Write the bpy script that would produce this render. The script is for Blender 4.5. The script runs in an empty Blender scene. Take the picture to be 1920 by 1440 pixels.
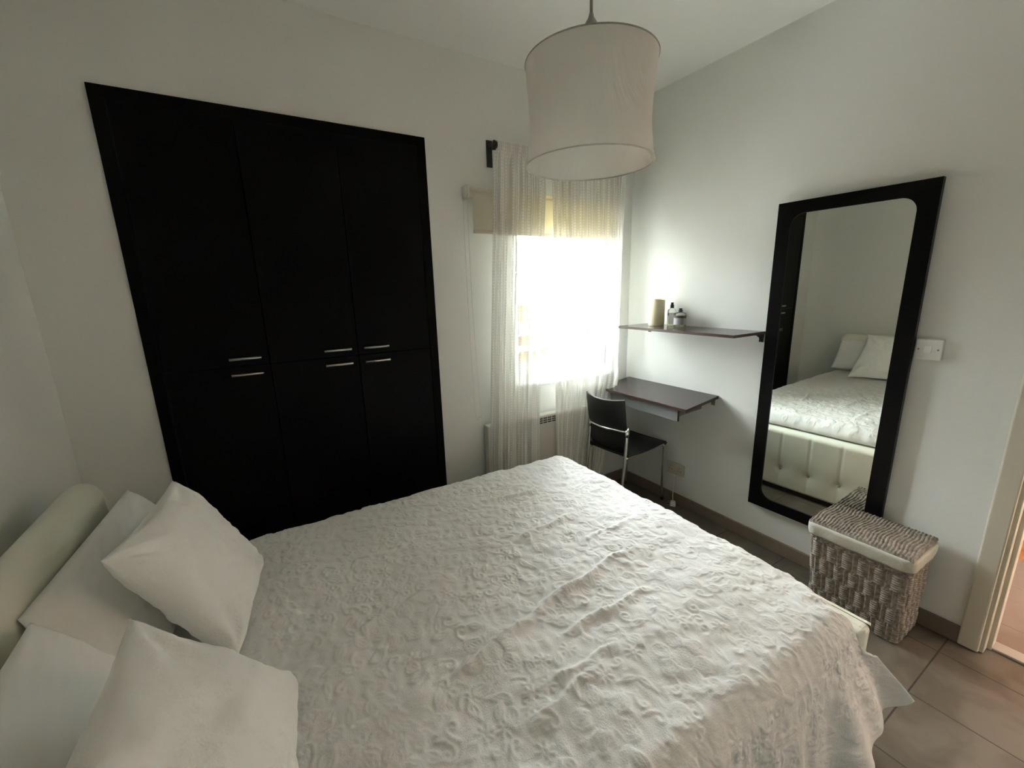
import bpy, bmesh, math, random
import numpy as np
from mathutils import Vector, Matrix, noise

random.seed(7)
rng = np.random.default_rng(11)
SC = bpy.context.scene
COL = SC.collection

# ------------------------------------------------------------------ camera
f_px = 785.85
yaw, pitch, roll = math.radians(-30.8075), math.radians(-12.8122), math.radians(-1.502)
fwd = Vector((-math.sin(yaw) * math.cos(pitch), math.cos(yaw) * math.cos(pitch), math.sin(pitch)))
rt = fwd.cross(Vector((0, 0, 1))).normalized()
up = rt.cross(fwd)
R_ = math.cos(roll) * rt + math.sin(roll) * up
U_ = -math.sin(roll) * rt + math.cos(roll) * up
cam_d = bpy.data.cameras.new('camera')
cam_d.sensor_width = 36.0
cam_d.lens = f_px / 1920 * 36.0
cam_d.clip_start = 0.02
cam = bpy.data.objects.new('camera', cam_d)
COL.objects.link(cam)
m = Matrix((R_, U_, -fwd)).transposed().to_4x4()
m.translation = Vector((-2.4386, -2.3218, 1.5587))
cam.matrix_world = m
SC.camera = cam

# ------------------------------------------------------------------ world, light, exposure
w = bpy.data.worlds.new('world')
SC.world = w
w.use_nodes = True
bg = w.node_tree.nodes['Background']
bg.inputs['Color'].default_value = (0.905, 0.955, 0.985, 1)
bg.inputs['Strength'].default_value = 9.0
# overcast sky: brighter overhead than at the horizon
_tc = w.node_tree.nodes.new('ShaderNodeTexCoord'); _sp = w.node_tree.nodes.new('ShaderNodeSeparateXYZ')
_mr = w.node_tree.nodes.new('ShaderNodeMapRange')
_mr.inputs['From Min'].default_value = 0.0; _mr.inputs['From Max'].default_value = 0.65
_mr.inputs['To Min'].default_value = 7.0; _mr.inputs['To Max'].default_value = 17.0
w.node_tree.links.new(_tc.outputs['Generated'], _sp.inputs[0]); w.node_tree.links.new(_sp.outputs[2], _mr.inputs['Value'])
w.node_tree.links.new(_mr.outputs[0], bg.inputs['Strength'])

def area(name, loc, rot, sx, sy, power, color, portal=False):
    d = bpy.data.lights.new(name, 'AREA')
    d.shape = 'RECTANGLE'; d.size = sx; d.size_y = sy
    d.energy = power; d.color = color
    d.cycles.is_portal = portal
    o = bpy.data.objects.new(name, d); COL.objects.link(o)
    o.location = loc; o.rotation_euler = rot
    return o
# the window lets the sky in; the area light is only a portal that guides its sampling
area('window_portal', (-0.60, 0.17, 1.45), (-math.pi / 2, 0, 0), 0.95, 1.15, 1.0, (1, 1, 1), True)
# unseen warm fill light added in the hallway beyond the doorway
area('hall_fill_light', (0.75, -2.9, 2.6), (0, 0, 0), 0.3, 0.3, 1.3, (1.0, 0.78, 0.62))

SC.view_settings.view_transform = 'Standard'
SC.view_settings.look = 'None'
SC.view_settings.gamma = 1.0
SC.view_settings.exposure = 2.66
SC.view_settings.use_curve_mapping = False
SC.cycles.max_bounces = 16
SC.cycles.diffuse_bounces = 10
SC.cycles.glossy_bounces = 6
SC.cycles.transmission_bounces = 8
SC.cycles.transparent_max_bounces = 24
SC.cycles.caustics_reflective = False
SC.cycles.caustics_refractive = False
SC.cycles.sample_clamp_indirect = 6.0

# ------------------------------------------------------------------ materials
MATS = {}
def mat(name, col, rough=0.6, metal=0.0, spec=0.5, noise_scale=None, col2=None, bump=0.0, bump_scale=60.0,
        detail=4.0, coat=0.0, trans=0.0, ior=1.45, sss=0.0, stretch=None, sheen=0.0):
    if name in MATS: return MATS[name]
    M = bpy.data.materials.new(name); M.use_nodes = True
    nt = M.node_tree; b = nt.nodes['Principled BSDF']
    b.inputs['Base Color'].default_value = (*col, 1)
    b.inputs['Roughness'].default_value = rough
    b.inputs['Metallic'].default_value = metal
    b.inputs['Specular IOR Level'].default_value = spec
    b.inputs['Coat Weight'].default_value = coat
    b.inputs['Transmission Weight'].default_value = trans
    b.inputs['IOR'].default_value = ior
    b.inputs['Sheen Weight'].default_value = sheen
    tc = nt.nodes.new('ShaderNodeTexCoord')
    src = tc.outputs['Object']
    if stretch:
        mp = nt.nodes.new('ShaderNodeMapping'); mp.inputs['Scale'].default_value = stretch
        nt.links.new(src, mp.inputs['Vector']); src = mp.outputs['Vector']
    if noise_scale:
        n = nt.nodes.new('ShaderNodeTexNoise'); n.inputs['Scale'].default_value = noise_scale
        n.inputs['Detail'].default_value = detail
        nt.links.new(src, n.inputs['Vector'])
        r = nt.nodes.new('ShaderNodeMix'); r.data_type = 'RGBA'
        r.inputs[6].default_value = (*col, 1); r.inputs[7].default_value = (*(col2 or col), 1)
        cr = nt.nodes.new('ShaderNodeMapRange')
        cr.inputs['From Min'].default_value = 0.35; cr.inputs['From Max'].default_value = 0.65
        nt.links.new(n.outputs['Fac'], cr.inputs['Value'])
        nt.links.new(cr.outputs['Result'], r.inputs[0])
        nt.links.new(r.outputs[2], b.inputs['Base Color'])
    if bump:
        n2 = nt.nodes.new('ShaderNodeTexNoise'); n2.inputs['Scale'].default_value = bump_scale
        n2.inputs['Detail'].default_value = 5
        nt.links.new(src, n2.inputs['Vector'])
        bp = nt.nodes.new('ShaderNodeBump'); bp.inputs['Strength'].default_value = bump
        bp.inputs['Distance'].default_value = 0.004
        nt.links.new(n2.outputs['Fac'], bp.inputs['Height'])
        nt.links.new(bp.outputs['Normal'], b.inputs['Normal'])
    MATS[name] = M
    return M

WALL = mat('white_plaster', (0.775, 0.785, 0.757), 0.85, spec=0.2, bump=0.25, bump_scale=45)
CEIL = mat('ceiling_plaster', (0.85, 0.855, 0.83), 0.9, spec=0.1)
WARD = mat('black_wardrobe_laminate', (0.0022, 0.0022, 0.0024), 0.42, spec=0.10, noise_scale=30, col2=(0.003, 0.0027, 0.0027), stretch=(1, 1, 0.08))
WARD_FR = mat('black_wardrobe_frame', (0.0018, 0.0018, 0.0018), 0.5, spec=0.08)
BRUSHED = mat('brushed_metal', (0.55, 0.54, 0.50), 0.35, metal=1.0)
CHROME = mat('chrome', (0.80, 0.80, 0.78), 0.08, metal=1.0)
LEATHER_BK = mat('black_leather', (0.010, 0.010, 0.011), 0.38, spec=0.5, bump=0.25, bump_scale=220)
CREAM = mat('cream_leatherette', (0.80, 0.80, 0.69), 0.33, spec=0.5, bump=0.12, bump_scale=120)
CREAM_BTN = mat('cream_button', (0.68, 0.68, 0.56), 0.35)
COVER = mat('white_matelasse_cotton', (0.80, 0.79, 0.77), 0.85, spec=0.15, bump=0.3, bump_scale=260)
LINEN = mat('white_linen', (0.85, 0.85, 0.83), 0.9, spec=0.1, bump=0.4, bump_scale=180, sheen=0.1)
LINEN2 = mat('white_pillowcase_cotton', (0.84, 0.84, 0.82), 0.9, spec=0.1, bump=0.25, bump_scale=120)
MATTR = mat('mattress_ticking', (0.7, 0.7, 0.68), 0.9)
DARKW = mat('dark_brown_gloss_board', (0.035, 0.026, 0.024), 0.22, spec=0.5, coat=0.2, noise_scale=25, col2=(0.045, 0.032, 0.028), stretch=(1, .1, 1))
DARKEDGE = mat('dark_brown_edge', (0.07, 0.038, 0.030), 0.4)
GREYP = mat('grey_satin_panel', (0.26, 0.27, 0.27), 0.3, spec=0.5)
GREYS = mat('grey_brown_side', (0.20, 0.18, 0.16), 0.5)
MFRAME = mat('black_mirror_frame', (0.0035, 0.003, 0.0035), 0.35, spec=0.15)
MGLASS = mat('mirror_silver', (0.80, 0.84, 0.79), 0.0, metal=1.0)
IRON = mat('black_iron', (0.018, 0.018, 0.016), 0.5)
PLASTIC = mat('white_plastic', (0.72, 0.72, 0.68), 0.35)
PLASTIC_Y = mat('ivory_plastic', (0.60, 0.57, 0.47), 0.4)
SCREW = mat('screw_steel', (0.25, 0.25, 0.24), 0.4, metal=0.8)
WINF = mat('white_aluminium', (0.80, 0.81, 0.81), 0.35)
SEAL = mat('grey_rubber_seal', (0.18, 0.19, 0.20), 0.6)
DOORP = mat('cream_door_paint', (0.60, 0.56, 0.46), 0.5)
HEAT = mat('heater_enamel', (0.62, 0.60, 0.55), 0.45)
SLOT = mat('heater_slot_dark', (0.05, 0.05, 0.05), 0.7)
BASEB = mat('skirting_tile', (0.24, 0.19, 0.145), 0.4, noise_scale=6, col2=(0.20, 0.155, 0.115))
CANDLE = mat('cream_wax', (0.92, 0.86, 0.64), 0.5, spec=0.4)
CANDLE.node_tree.nodes['Principled BSDF'].inputs['Subsurface Weight'].default_value = 0.6
CANDLE.node_tree.nodes['Principled BSDF'].inputs['Subsurface Radius'].default_value = (0.04, 0.03, 0.015)
WICK = mat('wick', (0.05, 0.04, 0.03), 0.9)
CAPG = mat('dark_green_cap', (0.02, 0.045, 0.03), 0.35)
CAPB = mat('dark_blue_cap', (0.03, 0.035, 0.05), 0.35)
LABELW = mat('white_label', (0.75, 0.76, 0.76), 0.6)
LABELG = mat('grey_label', (0.42, 0.42, 0.44), 0.6)
LABELD = mat('brown_label_band', (0.10, 0.07, 0.055), 0.6)
MARBLE = mat('marble_threshold', (0.36, 0.33, 0.29), 0.3, noise_scale=8, col2=(0.42, 0.39, 0.35))
ORANGE = mat('orange_wood', (0.42, 0.16, 0.05), 0.4, noise_scale=12, col2=(0.34, 0.12, 0.04))
WICKER = mat('grey_washed_wicker', (0.40, 0.35, 0.30), 0.8, spec=0.2, noise_scale=60, col2=(0.22, 0.185, 0.155))
WICK_IN = mat('dark_basket_inside', (0.07, 0.055, 0.045), 0.9)
LINER = mat('cream_cotton_liner', (0.54, 0.52, 0.45), 0.9, bump=0.5, bump_scale=90)
FACADE = mat('ochre_render', (0.075, 0.045, 0.018), 0.9, noise_scale=2, col2=(0.09, 0.055, 0.025))
FACW = mat('white_render', (0.16, 0.15, 0.14), 0.9)
FACP = mat('pinkish_render', (0.105, 0.10, 0.10), 0.9)
PAVE = mat('outdoor_paving', (0.66, 0.65, 0.62), 0.9, noise_scale=1, col2=(0.58, 0.57, 0.55))
LEAF = mat('leaf_green', (0.05, 0.11, 0.025), 0.6, noise_scale=9, col2=(0.08, 0.14, 0.04))
STEM = mat('shrub_stem', (0.18, 0.12, 0.07), 0.8)

def nodes_mat(name):
    M = bpy.data.materials.new(name); M.use_nodes = True
    nt = M.node_tree
    for n in list(nt.nodes): nt.nodes.remove(n)
    out = nt.nodes.new('ShaderNodeOutputMaterial')
    return M, nt, out
def N(nt, t, **kw):
    n = nt.nodes.new(t)
    for k, v in kw.items(): setattr(n, k, v)
    return n
def mth(nt, op, a, b=None):
    n = nt.nodes.new('ShaderNodeMath'); n.operation = op
    for i, v in enumerate((a, b)):
        if v is None: continue
        if isinstance(v, (int, float)): n.inputs[i].default_value = v
        else: nt.links.new(v, n.inputs[i])
    return n.outputs[0]

# floor tiles 0.34 m, grout aligned with the room
def floor_mat(name, c1, c2, grout, ox, oy, size=0.342, rough=0.35):
    M, nt, out = nodes_mat(name)
    geo = N(nt, 'ShaderNodeNewGeometry'); sep = N(nt, 'ShaderNodeSeparateXYZ')
    nt.links.new(geo.outputs['Position'], sep.inputs[0])
    masks = []; cells = []
    for ax, off in ((0, ox), (1, oy)):
        v = mth(nt, 'DIVIDE', mth(nt, 'SUBTRACT', sep.outputs[ax], off), size)
        fr = mth(nt, 'FRACT', v)
        d = mth(nt, 'ABSOLUTE', mth(nt, 'SUBTRACT', fr, 0.5))
        masks.append(mth(nt, 'GREATER_THAN', d, 0.5 - 0.0028 / size))
        cells.append(mth(nt, 'FLOOR', v))
    g = mth(nt, 'MAXIMUM', masks[0], masks[1])
    comb = N(nt, 'ShaderNodeCombineXYZ')
    nt.links.new(cells[0], comb.inputs[0]); nt.links.new(cells[1], comb.inputs[1])
    wn = N(nt, 'ShaderNodeTexWhiteNoise'); nt.links.new(comb.outputs[0], wn.inputs['Vector'])
    n1 = N(nt, 'ShaderNodeTexNoise'); n1.inputs['Scale'].default_value = 7; n1.inputs['Detail'].default_value = 6
    n1.inputs['Distortion'].default_value = 0.8
    nt.links.new(geo.outputs['Position'], n1.inputs['Vector'])
    mr = N(nt, 'ShaderNodeMapRange'); mr.inputs['From Min'].default_value = 0.38; mr.inputs['From Max'].default_value = 0.62
    nt.links.new(n1.outputs['Fac'], mr.inputs['Value'])
    fac = mth(nt, 'ADD', mth(nt, 'MULTIPLY', mr.outputs[0], 0.75), mth(nt, 'MULTIPLY', wn.outputs['Value'], 0.25))
    mix = N(nt, 'ShaderNodeMix', data_type='RGBA')
    mix.inputs[6].default_value = (*c1, 1); mix.inputs[7].default_value = (*c2, 1)
    nt.links.new(fac, mix.inputs[0])
    mg = N(nt, 'ShaderNodeMix', data_type='RGBA'); mg.inputs[7].default_value = (*grout, 1)
    nt.links.new(g, mg.inputs[0]); nt.links.new(mix.outputs[2], mg.inputs[6])
    b = N(nt, 'ShaderNodeBsdfPrincipled')
    nt.links.new(mg.outputs[2], b.inputs['Base Color'])
    b.inputs['Roughness'].default_value = rough
    b.inputs['Specular IOR Level'].default_value = 0.4
    bp = N(nt, 'ShaderNodeBump'); bp.inputs['Distance'].default_value = 0.002; bp.inputs['Strength'].default_value = 0.6
    nt.links.new(mth(nt, 'SUBTRACT', mth(nt, 'MULTIPLY', n1.outputs['Fac'], 0.3), g), bp.inputs['Height'])
    nt.links.new(bp.outputs[0], b.inputs['Normal'])
    nt.links.new(b.outputs[0], out.inputs[0])
    return M
TILE = floor_mat('ceramic_floor_tiles', (0.165, 0.142, 0.112), (0.105, 0.086, 0.065), (0.05, 0.042, 0.033), -0.482, -1.966)
HTILE = floor_mat('hall_floor_tiles', (0.20, 0.15, 0.12), (0.17, 0.125, 0.10), (0.12, 0.09, 0.075), 0.3, -2.3, 0.4)

# sheer curtain, with ladder-like rows of woven dots that run down the cloth
def sheer_mat():
    M, nt, out = nodes_mat('sheer_curtain_voile')
    uv = N(nt, 'ShaderNodeUVMap'); uv.uv_map = 'UVMap'
    sep = N(nt, 'ShaderNodeSeparateXYZ'); nt.links.new(uv.outputs[0], sep.inputs[0])
    fu = mth(nt, 'FRACT', mth(nt, 'DIVIDE', sep.outputs[0], 0.026))
    stripe = mth(nt, 'LESS_THAN', mth(nt, 'ABSOLUTE', mth(nt, 'SUBTRACT', fu, 0.5)), 0.14)
    fv = mth(nt, 'FRACT', mth(nt, 'DIVIDE', sep.outputs[1], 0.017))
    dot = mth(nt, 'LESS_THAN', fv, 0.42)
    dots = mth(nt, 'MULTIPLY', stripe, dot)
    # open mesh factor: base 0.30 open, stripes 0.22, dots 0.05
    op = mth(nt, 'SUBTRACT', 0.36, mth(nt, 'ADD', mth(nt, 'MULTIPLY', stripe, 0.09), mth(nt, 'MULTIPLY', dots, 0.15)))
    tr = N(nt, 'ShaderNodeBsdfTransparent'); tr.inputs[0].default_value = (1, 0.995, 0.98, 1)
    df = N(nt, 'ShaderNodeBsdfDiffuse'); df.inputs[0].default_value = (0.88, 0.87, 0.83, 1)
    tl = N(nt, 'ShaderNodeBsdfTranslucent'); tl.inputs[0].default_value = (0.88, 0.87, 0.82, 1)
    m1 = N(nt, 'ShaderNodeMixShader'); m1.inputs[0].default_value = 0.05
    nt.links.new(df.outputs[0], m1.inputs[1]); nt.links.new(tl.outputs[0], m1.inputs[2])
    m2 = N(nt, 'ShaderNodeMixShader'); nt.links.new(op, m2.inputs[0])
    nt.links.new(m1.outputs[0], m2.inputs[1]); nt.links.new(tr.outputs[0], m2.inputs[2])
    nt.links.new(m2.outputs[0], out.inputs[0])
    return M
SHEER = sheer_mat()

def translucent_mat(name, cd, ct, fac, cr_scale=None, cr_amt=0.0, bump=0.0):
    M, nt, out = nodes_mat(name)
    df = N(nt, 'ShaderNodeBsdfDiffuse'); df.inputs[0].default_value = (*cd, 1)
    tl = N(nt, 'ShaderNodeBsdfTranslucent'); tl.inputs[0].default_value = (*ct, 1)
    m1 = N(nt, 'ShaderNodeMixShader'); m1.inputs[0].default_value = fac
    if cr_scale:
        tc = N(nt, 'ShaderNodeTexCoord')
        mp = N(nt, 'ShaderNodeMapping'); mp.inputs['Rotation'].default_value = (0.5, 0.4, 0.3); mp.inputs['Scale'].default_value = (1, 1, 0.45)
        nt.links.new(tc.outputs['Object'], mp.inputs[0])
        n = N(nt, 'ShaderNodeTexNoise'); n.inputs['Scale'].default_value = cr_scale; n.inputs['Detail'].default_value = 4
        n.inputs['Distortion'].default_value = 1.5
        nt.links.new(mp.outputs[0], n.inputs['Vector'])
        f = mth(nt, 'ADD', fac - cr_amt / 2, mth(nt, 'MULTIPLY', n.outputs['Fac'], cr_amt))
        nt.links.new(f, m1.inputs[0])
        bp = N(nt, 'ShaderNodeBump'); bp.inputs['Strength'].default_value = bump; bp.inputs['Distance'].default_value = 0.01
        nt.links.new(n.outputs['Fac'], bp.inputs['Height'])
        nt.links.new(bp.outputs[0], df.inputs['Normal']); nt.links.new(bp.outputs[0], tl.inputs['Normal'])
    nt.links.new(df.outputs[0], m1.inputs[1]); nt.links.new(tl.outputs[0], m1.inputs[2])
    nt.links.new(m1.outputs[0], out.inputs[0])
    return M
SHADE = translucent_mat('crinkled_lampshade_fabric', (0.84, 0.83, 0.80), (0.80, 0.79, 0.75), 0.45, 8.0, 0.9, 1.0)
BLIND = translucent_mat('cream_roller_fabric', (0.92, 0.89, 0.77), (0.86, 0.79, 0.58), 0.30)

def glass_mat(name, col=(1, 1, 1), refl=0.08, rough=0.0):
    M, nt, out = nodes_mat(name)
    tr = N(nt, 'ShaderNodeBsdfTransparent'); tr.inputs[0].default_value = (*col, 1)
    gl = N(nt, 'ShaderNodeBsdfGlossy'); gl.inputs['Roughness'].default_value = rough
    lw = N(nt, 'ShaderNodeLayerWeight'); lw.inputs['Blend'].default_value = 0.25
    f = mth(nt, 'ADD', mth(nt, 'MULTIPLY', lw.outputs['Fresnel'], 0.8), refl * 0.3)
    m1 = N(nt, 'ShaderNodeMixShader'); nt.links.new(f, m1.inputs[0])
    nt.links.new(tr.outputs[0], m1.inputs[1]); nt.links.new(gl.outputs[0], m1.inputs[2])
    nt.links.new(m1.outputs[0], out.inputs[0])
    return M
GLASS = glass_mat('window_glass', (0.97, 0.99, 0.98))
BOTTLE = glass_mat('clear_bottle_glass', (0.94, 0.95, 0.92), 0.25, 0.02)
LIQ = mat('pale_yellow_liquid', (0.93, 0.90, 0.55), 0.02, trans=0.95, ior=1.33)
LIQ2 = mat('olive_liquid', (0.80, 0.76, 0.50), 0.02, trans=0.9, ior=1.33)

# ------------------------------------------------------------------ mesh helpers
def link_mesh(name, me, material=None, parent=None, smooth=False, loc=None, rot=None):
    o = bpy.data.objects.new(name, me); COL.objects.link(o)
    if material:
        for mm in (material if isinstance(material, (list, tuple)) else [material]): me.materials.append(mm)
    if parent is not None: o.parent = parent
    if loc is not None: o.location = loc
    if rot is not None: o.rotation_euler = rot
    if smooth:
        me.shade_smooth()
    return o
def obj(name, bm, material=None, parent=None, smooth=False, bevel=0.0, seg=2, loc=None, rot=None, recalc=True):
    if recalc: bmesh.ops.recalc_face_normals(bm, faces=bm.faces)
    me = bpy.data.meshes.new(name); bm.to_mesh(me); bm.free()
    o = link_mesh(name, me, material, parent, smooth, loc, rot)
    if bevel:
        b = o.modifiers.new('bevel', 'BEVEL'); b.width = bevel; b.segments = seg; b.limit_method = 'ANGLE'
        b.angle_limit = math.radians(40)
    return o
def tag(o, label=None, cat=None, group=None, kind=None):
    if label: o['label'] = label
    if cat: o['category'] = cat
    if group: o['group'] = group
    if kind: o['kind'] = kind
    return o
def thing(name, label, cat, loc=(0, 0, 0), rz=0.0, group=None):
    o = bpy.data.objects.new(name, None); COL.objects.link(o)
    o.location = loc; o.rotation_euler = (0, 0, rz); o.empty_display_size = 0.05
    return tag(o, label, cat, group)
def box(bm, x0, x1, y0, y1, z0, z1):
    vs = [bm.verts.new(p) for p in ((x0, y0, z0), (x1, y0, z0), (x1, y1, z0), (x0, y1, z0),
                                    (x0, y0, z1), (x1, y0, z1), (x1, y1, z1), (x0, y1, z1))]
    for f in ((0, 3, 2, 1), (4, 5, 6, 7), (0, 1, 5, 4), (1, 2, 6, 5), (2, 3, 7, 6), (3, 0, 4, 7)):
        bm.faces.new([vs[i] for i in f])
    return vs
def B(*boxes):
    bm = bmesh.new()
    for b in boxes: box(bm, *b)
    return bm
def catmull(pts, n=8):
    pts = [Vector(p) for p in pts]; out = []
    P = [pts[0] * 2 - pts[1]] + pts + [pts[-1] * 2 - pts[-2]]
    for i in range(1, len(P) - 2):
        for k in range(n):
            t = k / n; a, b, c, d = P[i - 1], P[i], P[i + 1], P[i + 2]
            out.append(0.5 * ((2 * b) + (c - a) * t + (2 * a - 5 * b + 4 * c - d) * t * t + (3 * b - a - 3 * c + d) * t ** 3))
    out.append(pts[-1]); return out
def tube(bm, pts, r, seg=10, caps=True):
    pts = [Vector(p) for p in pts]
    T0 = (pts[1] - pts[0]).normalized()
    nrm = T0.orthogonal().normalized(); rings = []
    for i, p in enumerate(pts):
        T = (pts[min(i + 1, len(pts) - 1)] - pts[max(i - 1, 0)]).normalized()
        nrm = (nrm - T * nrm.dot(T)).normalized(); bn = T.cross(nrm)
        rr = r[i] if isinstance(r, (list, tuple)) else r
        rings.append([bm.verts.new(p + (nrm * math.cos(a) + bn * math.sin(a)) * rr)
                      for a in (2 * math.pi * k / seg for k in range(seg))])
    for a, b in zip(rings, rings[1:]):
        for k in range(seg): bm.faces.new((a[k], a[(k + 1) % seg], b[(k + 1) % seg], b[k]))
    if caps:
        bm.faces.new(rings[0][::-1]); bm.faces.new(rings[-1])
    return bm
def lathe(bm, prof, c=(0, 0, 0), seg=32, closed=False):
    rings = []
    for r, z in prof:
        if r < 1e-6: rings.append([bm.verts.new((c[0], c[1], c[2] + z))])
        else: rings.append([bm.verts.new((c[0] + r * math.cos(2 * math.pi * k / seg), c[1] + r * math.sin(2 * math.pi * k / seg), c[2] + z)) for k in range(seg)])
    for a, b in zip(rings, rings[1:]):
        for k in range(seg):
            q = (k + 1) % seg
            if len(a) == 1 and len(b) > 1: bm.faces.new((a[0], b[q], b[k]))
            elif len(b) == 1 and len(a) > 1: bm.faces.new((a[k], a[q], b[0]))
            elif len(a) > 1: bm.faces.new((a[k], a[q], b[q], b[k]))
    return bm
def grid_mesh(name, P, uv=None, flip=False):
    """P: (n, m, 3) numpy array -> mesh"""
    n, mm = P.shape[:2]
    me = bpy.data.meshes.new(name)
    idx = np.arange(n * mm).reshape(n, mm)
    q = np.stack([idx[:-1, :-1], idx[1:, :-1], idx[1:, 1:], idx[:-1, 1:]], -1).reshape(-1, 4)
    if flip: q = q[:, ::-1]
    me.vertices.add(n * mm); me.vertices.foreach_set('co', P.reshape(-1).astype(np.float32))
    me.loops.add(q.size); me.loops.foreach_set('vertex_index', q.reshape(-1).astype(np.int32))
    me.polygons.add(len(q)); me.polygons.foreach_set('loop_start', np.arange(0, q.size, 4, dtype=np.int32))
    me.update(calc_edges=True)
    if uv is not None:
        l = me.uv_layers.new(name='UVMap')
        l.data.foreach_set('uv', uv.reshape(-1, 2)[q.reshape(-1)].reshape(-1).astype(np.float32))
    me.validate()
    return me
def struct(name, bm, m_, parent=None, **kw):
    o = obj(name, bm, m_, parent, **kw)
    if parent is None: o['kind'] = 'structure'
    return o

# ------------------------------------------------------------------ room shell
H = 2.7944; LW = -3.158; NW = -2.95; T = 0.2
WX0, WX1, WZ0, WZ1 = -1.03, -0.17, 0.935, 2.0      # window opening
CX0, CX1, CZ1 = -2.864, -1.559, 2.342               # wardrobe opening
DY0, DY1, DZ = -2.83, -2.05, 2.15                   # doorway in the right wall
struct('floor', B((LW - T, 0.12, NW - T, 0.7, -0.1, 0)), TILE)
struct('ceiling', B((LW - T, 1.6, -3.7, 0.7, H, H + 0.12)), CEIL)
struct('wall_back', B((LW - T, CX0, 0, T, 0, H), (CX0, CX1, 0, T, CZ1, H), (CX1, WX0, 0, T, 0, H),
                      (WX0, WX1, 0, T, 0, WZ0), (WX0, WX1, 0, T, WZ1, H), (WX1, T * 0.5, 0, T, 0, H)), WALL)
struct('wall_left', B((LW - T, LW, NW - T, 0, 0, H)), WALL)
struct('wall_right', B((0, 0.11, DY1, 0, 0, H), (0, 0.11, DY0, DY1, DZ, H), (0, 0.11, NW, DY0, 0, H)), WALL)
struct('wall_near', B((LW, 0.11, NW - T, NW, 0, H)), WALL)
# hallway beyond the doorway
struct('floor_hall', B((0.12, 1.6, -3.6, -1.2, -0.1, 0)), HTILE)
struct('wall_hall', B((1.5, 1.6, -3.6, -1.2, 0, H), (0.11, 1.5, -1.3, -1.2, 0, H), (0.11, 1.5, -3.6, -3.5, 0, H)),
       mat('hall_plaster', (0.60, 0.48, 0.38), 0.9))
struct('trim_1', B((0.055, 0.12, DY0, DY1, 0.0, 0.012)), MARBLE, bevel=0.003)
struct('baseboard_right', B((-0.014, 0, -2.008, 0, 0, 0.0787)), BASEB, bevel=0.003)
struct('baseboard_back', B((CX1, -0.0, -0.014, 0, 0, 0.0787), (LW, CX0, -0.014, 0, 0, 0.0787)), BASEB, bevel=0.003)
struct('baseboard_left', B((LW, LW + 0.014, NW, -0.014, 0, 0.0787)), BASEB, bevel=0.003)
# door frame
dr = struct('door_1', B((-0.018, 0, -2.055, -1.992, 0, DZ + 0.06), (-0.018, 0, DY0 - 0.06, DY1 + 0.058, DZ, DZ + 0.06),
                        (-0.018, 0, DY0 - 0.06, DY0, 0, DZ + 0.06)), DOORP, bevel=0.006)
obj('door_jamb', B((0.0, 0.05, -2.068, -2.05, 0, DZ), (0.05, 0.112, -2.082, -2.05, 0, DZ), (0, 0.112, DY0, DY0 + 0.02, 0, DZ),
                   (0, 0.112, DY0, DY1, DZ - 0.02, DZ)), DOORP, dr, bevel=0.003)

# ------------------------------------------------------------------ window
wn = struct('window_1', B((WX0, WX0 + 0.035, 0.05, 0.13, WZ0, WZ1), (WX1 - 0.035 + 0.07, WX1 + 0.0, 0.05, 0.13, WZ0, WZ1),
                          (WX0, WX1, 0.05, 0.13, WZ1 - 0.035, WZ1), (WX0, WX1, 0.05, 0.13, WZ0, WZ0 + 0.033)), WINF, bevel=0.003)
def sash(name, x0, x1, y):
    s = obj(name, B((x0, x0 + 0.042, y, y + 0.025, WZ0 + 0.035, WZ1 - 0.03), (x1 - 0.042, x1, y, y + 0.025, WZ0 + 0.035, WZ1 - 0.03),
                    (x0 + 0.042, x1 - 0.042, y, y + 0.025, WZ0 + 0.035, 1.058), (x0 + 0.042, x1 - 0.042, y, y + 0.025, WZ1 - 0.07, WZ1 - 0.03)),
            WINF, wn, bevel=0.003)
    obj('pane', B((x0 + 0.04, x1 - 0.04, y + 0.010, y + 0.014, 1.055, WZ1 - 0.068)), GLASS, s)
    obj('seal', B((x0 + 0.042, x1 - 0.042, y - 0.001, y + 0.004, 1.056, 1.061), (x1 - 0.045, x1 - 0.042, y - 0.001, y + 0.004, 1.06, WZ1 - 0.07),
                  (x0 + 0.042, x0 + 0.045, y - 0.001, y + 0.004, 1.06, WZ1 - 0.07)), SEAL, s)
    return s
s1 = sash('sash', WX0 + 0.03, -0.612, 0.062)
s2 = sash('sash', -0.655, WX1 - 0.0, 0.095)
for z in (1.0, 1.035):
    obj('screw', lathe(bmesh.new(), [(0, 0), (0.005, 0), (0.005, 0.003), (0, 0.003)], seg=12), SCREW, s1, loc=(-0.628, 0.0615, z), rot=(math.pi / 2, 0, 0))
obj('window_sill', B((WX0 - 0.03, WX1 + 0.03, -0.03, 0.05, 0.912, 0.936)), WINF, wn, bevel=0.004)

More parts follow.
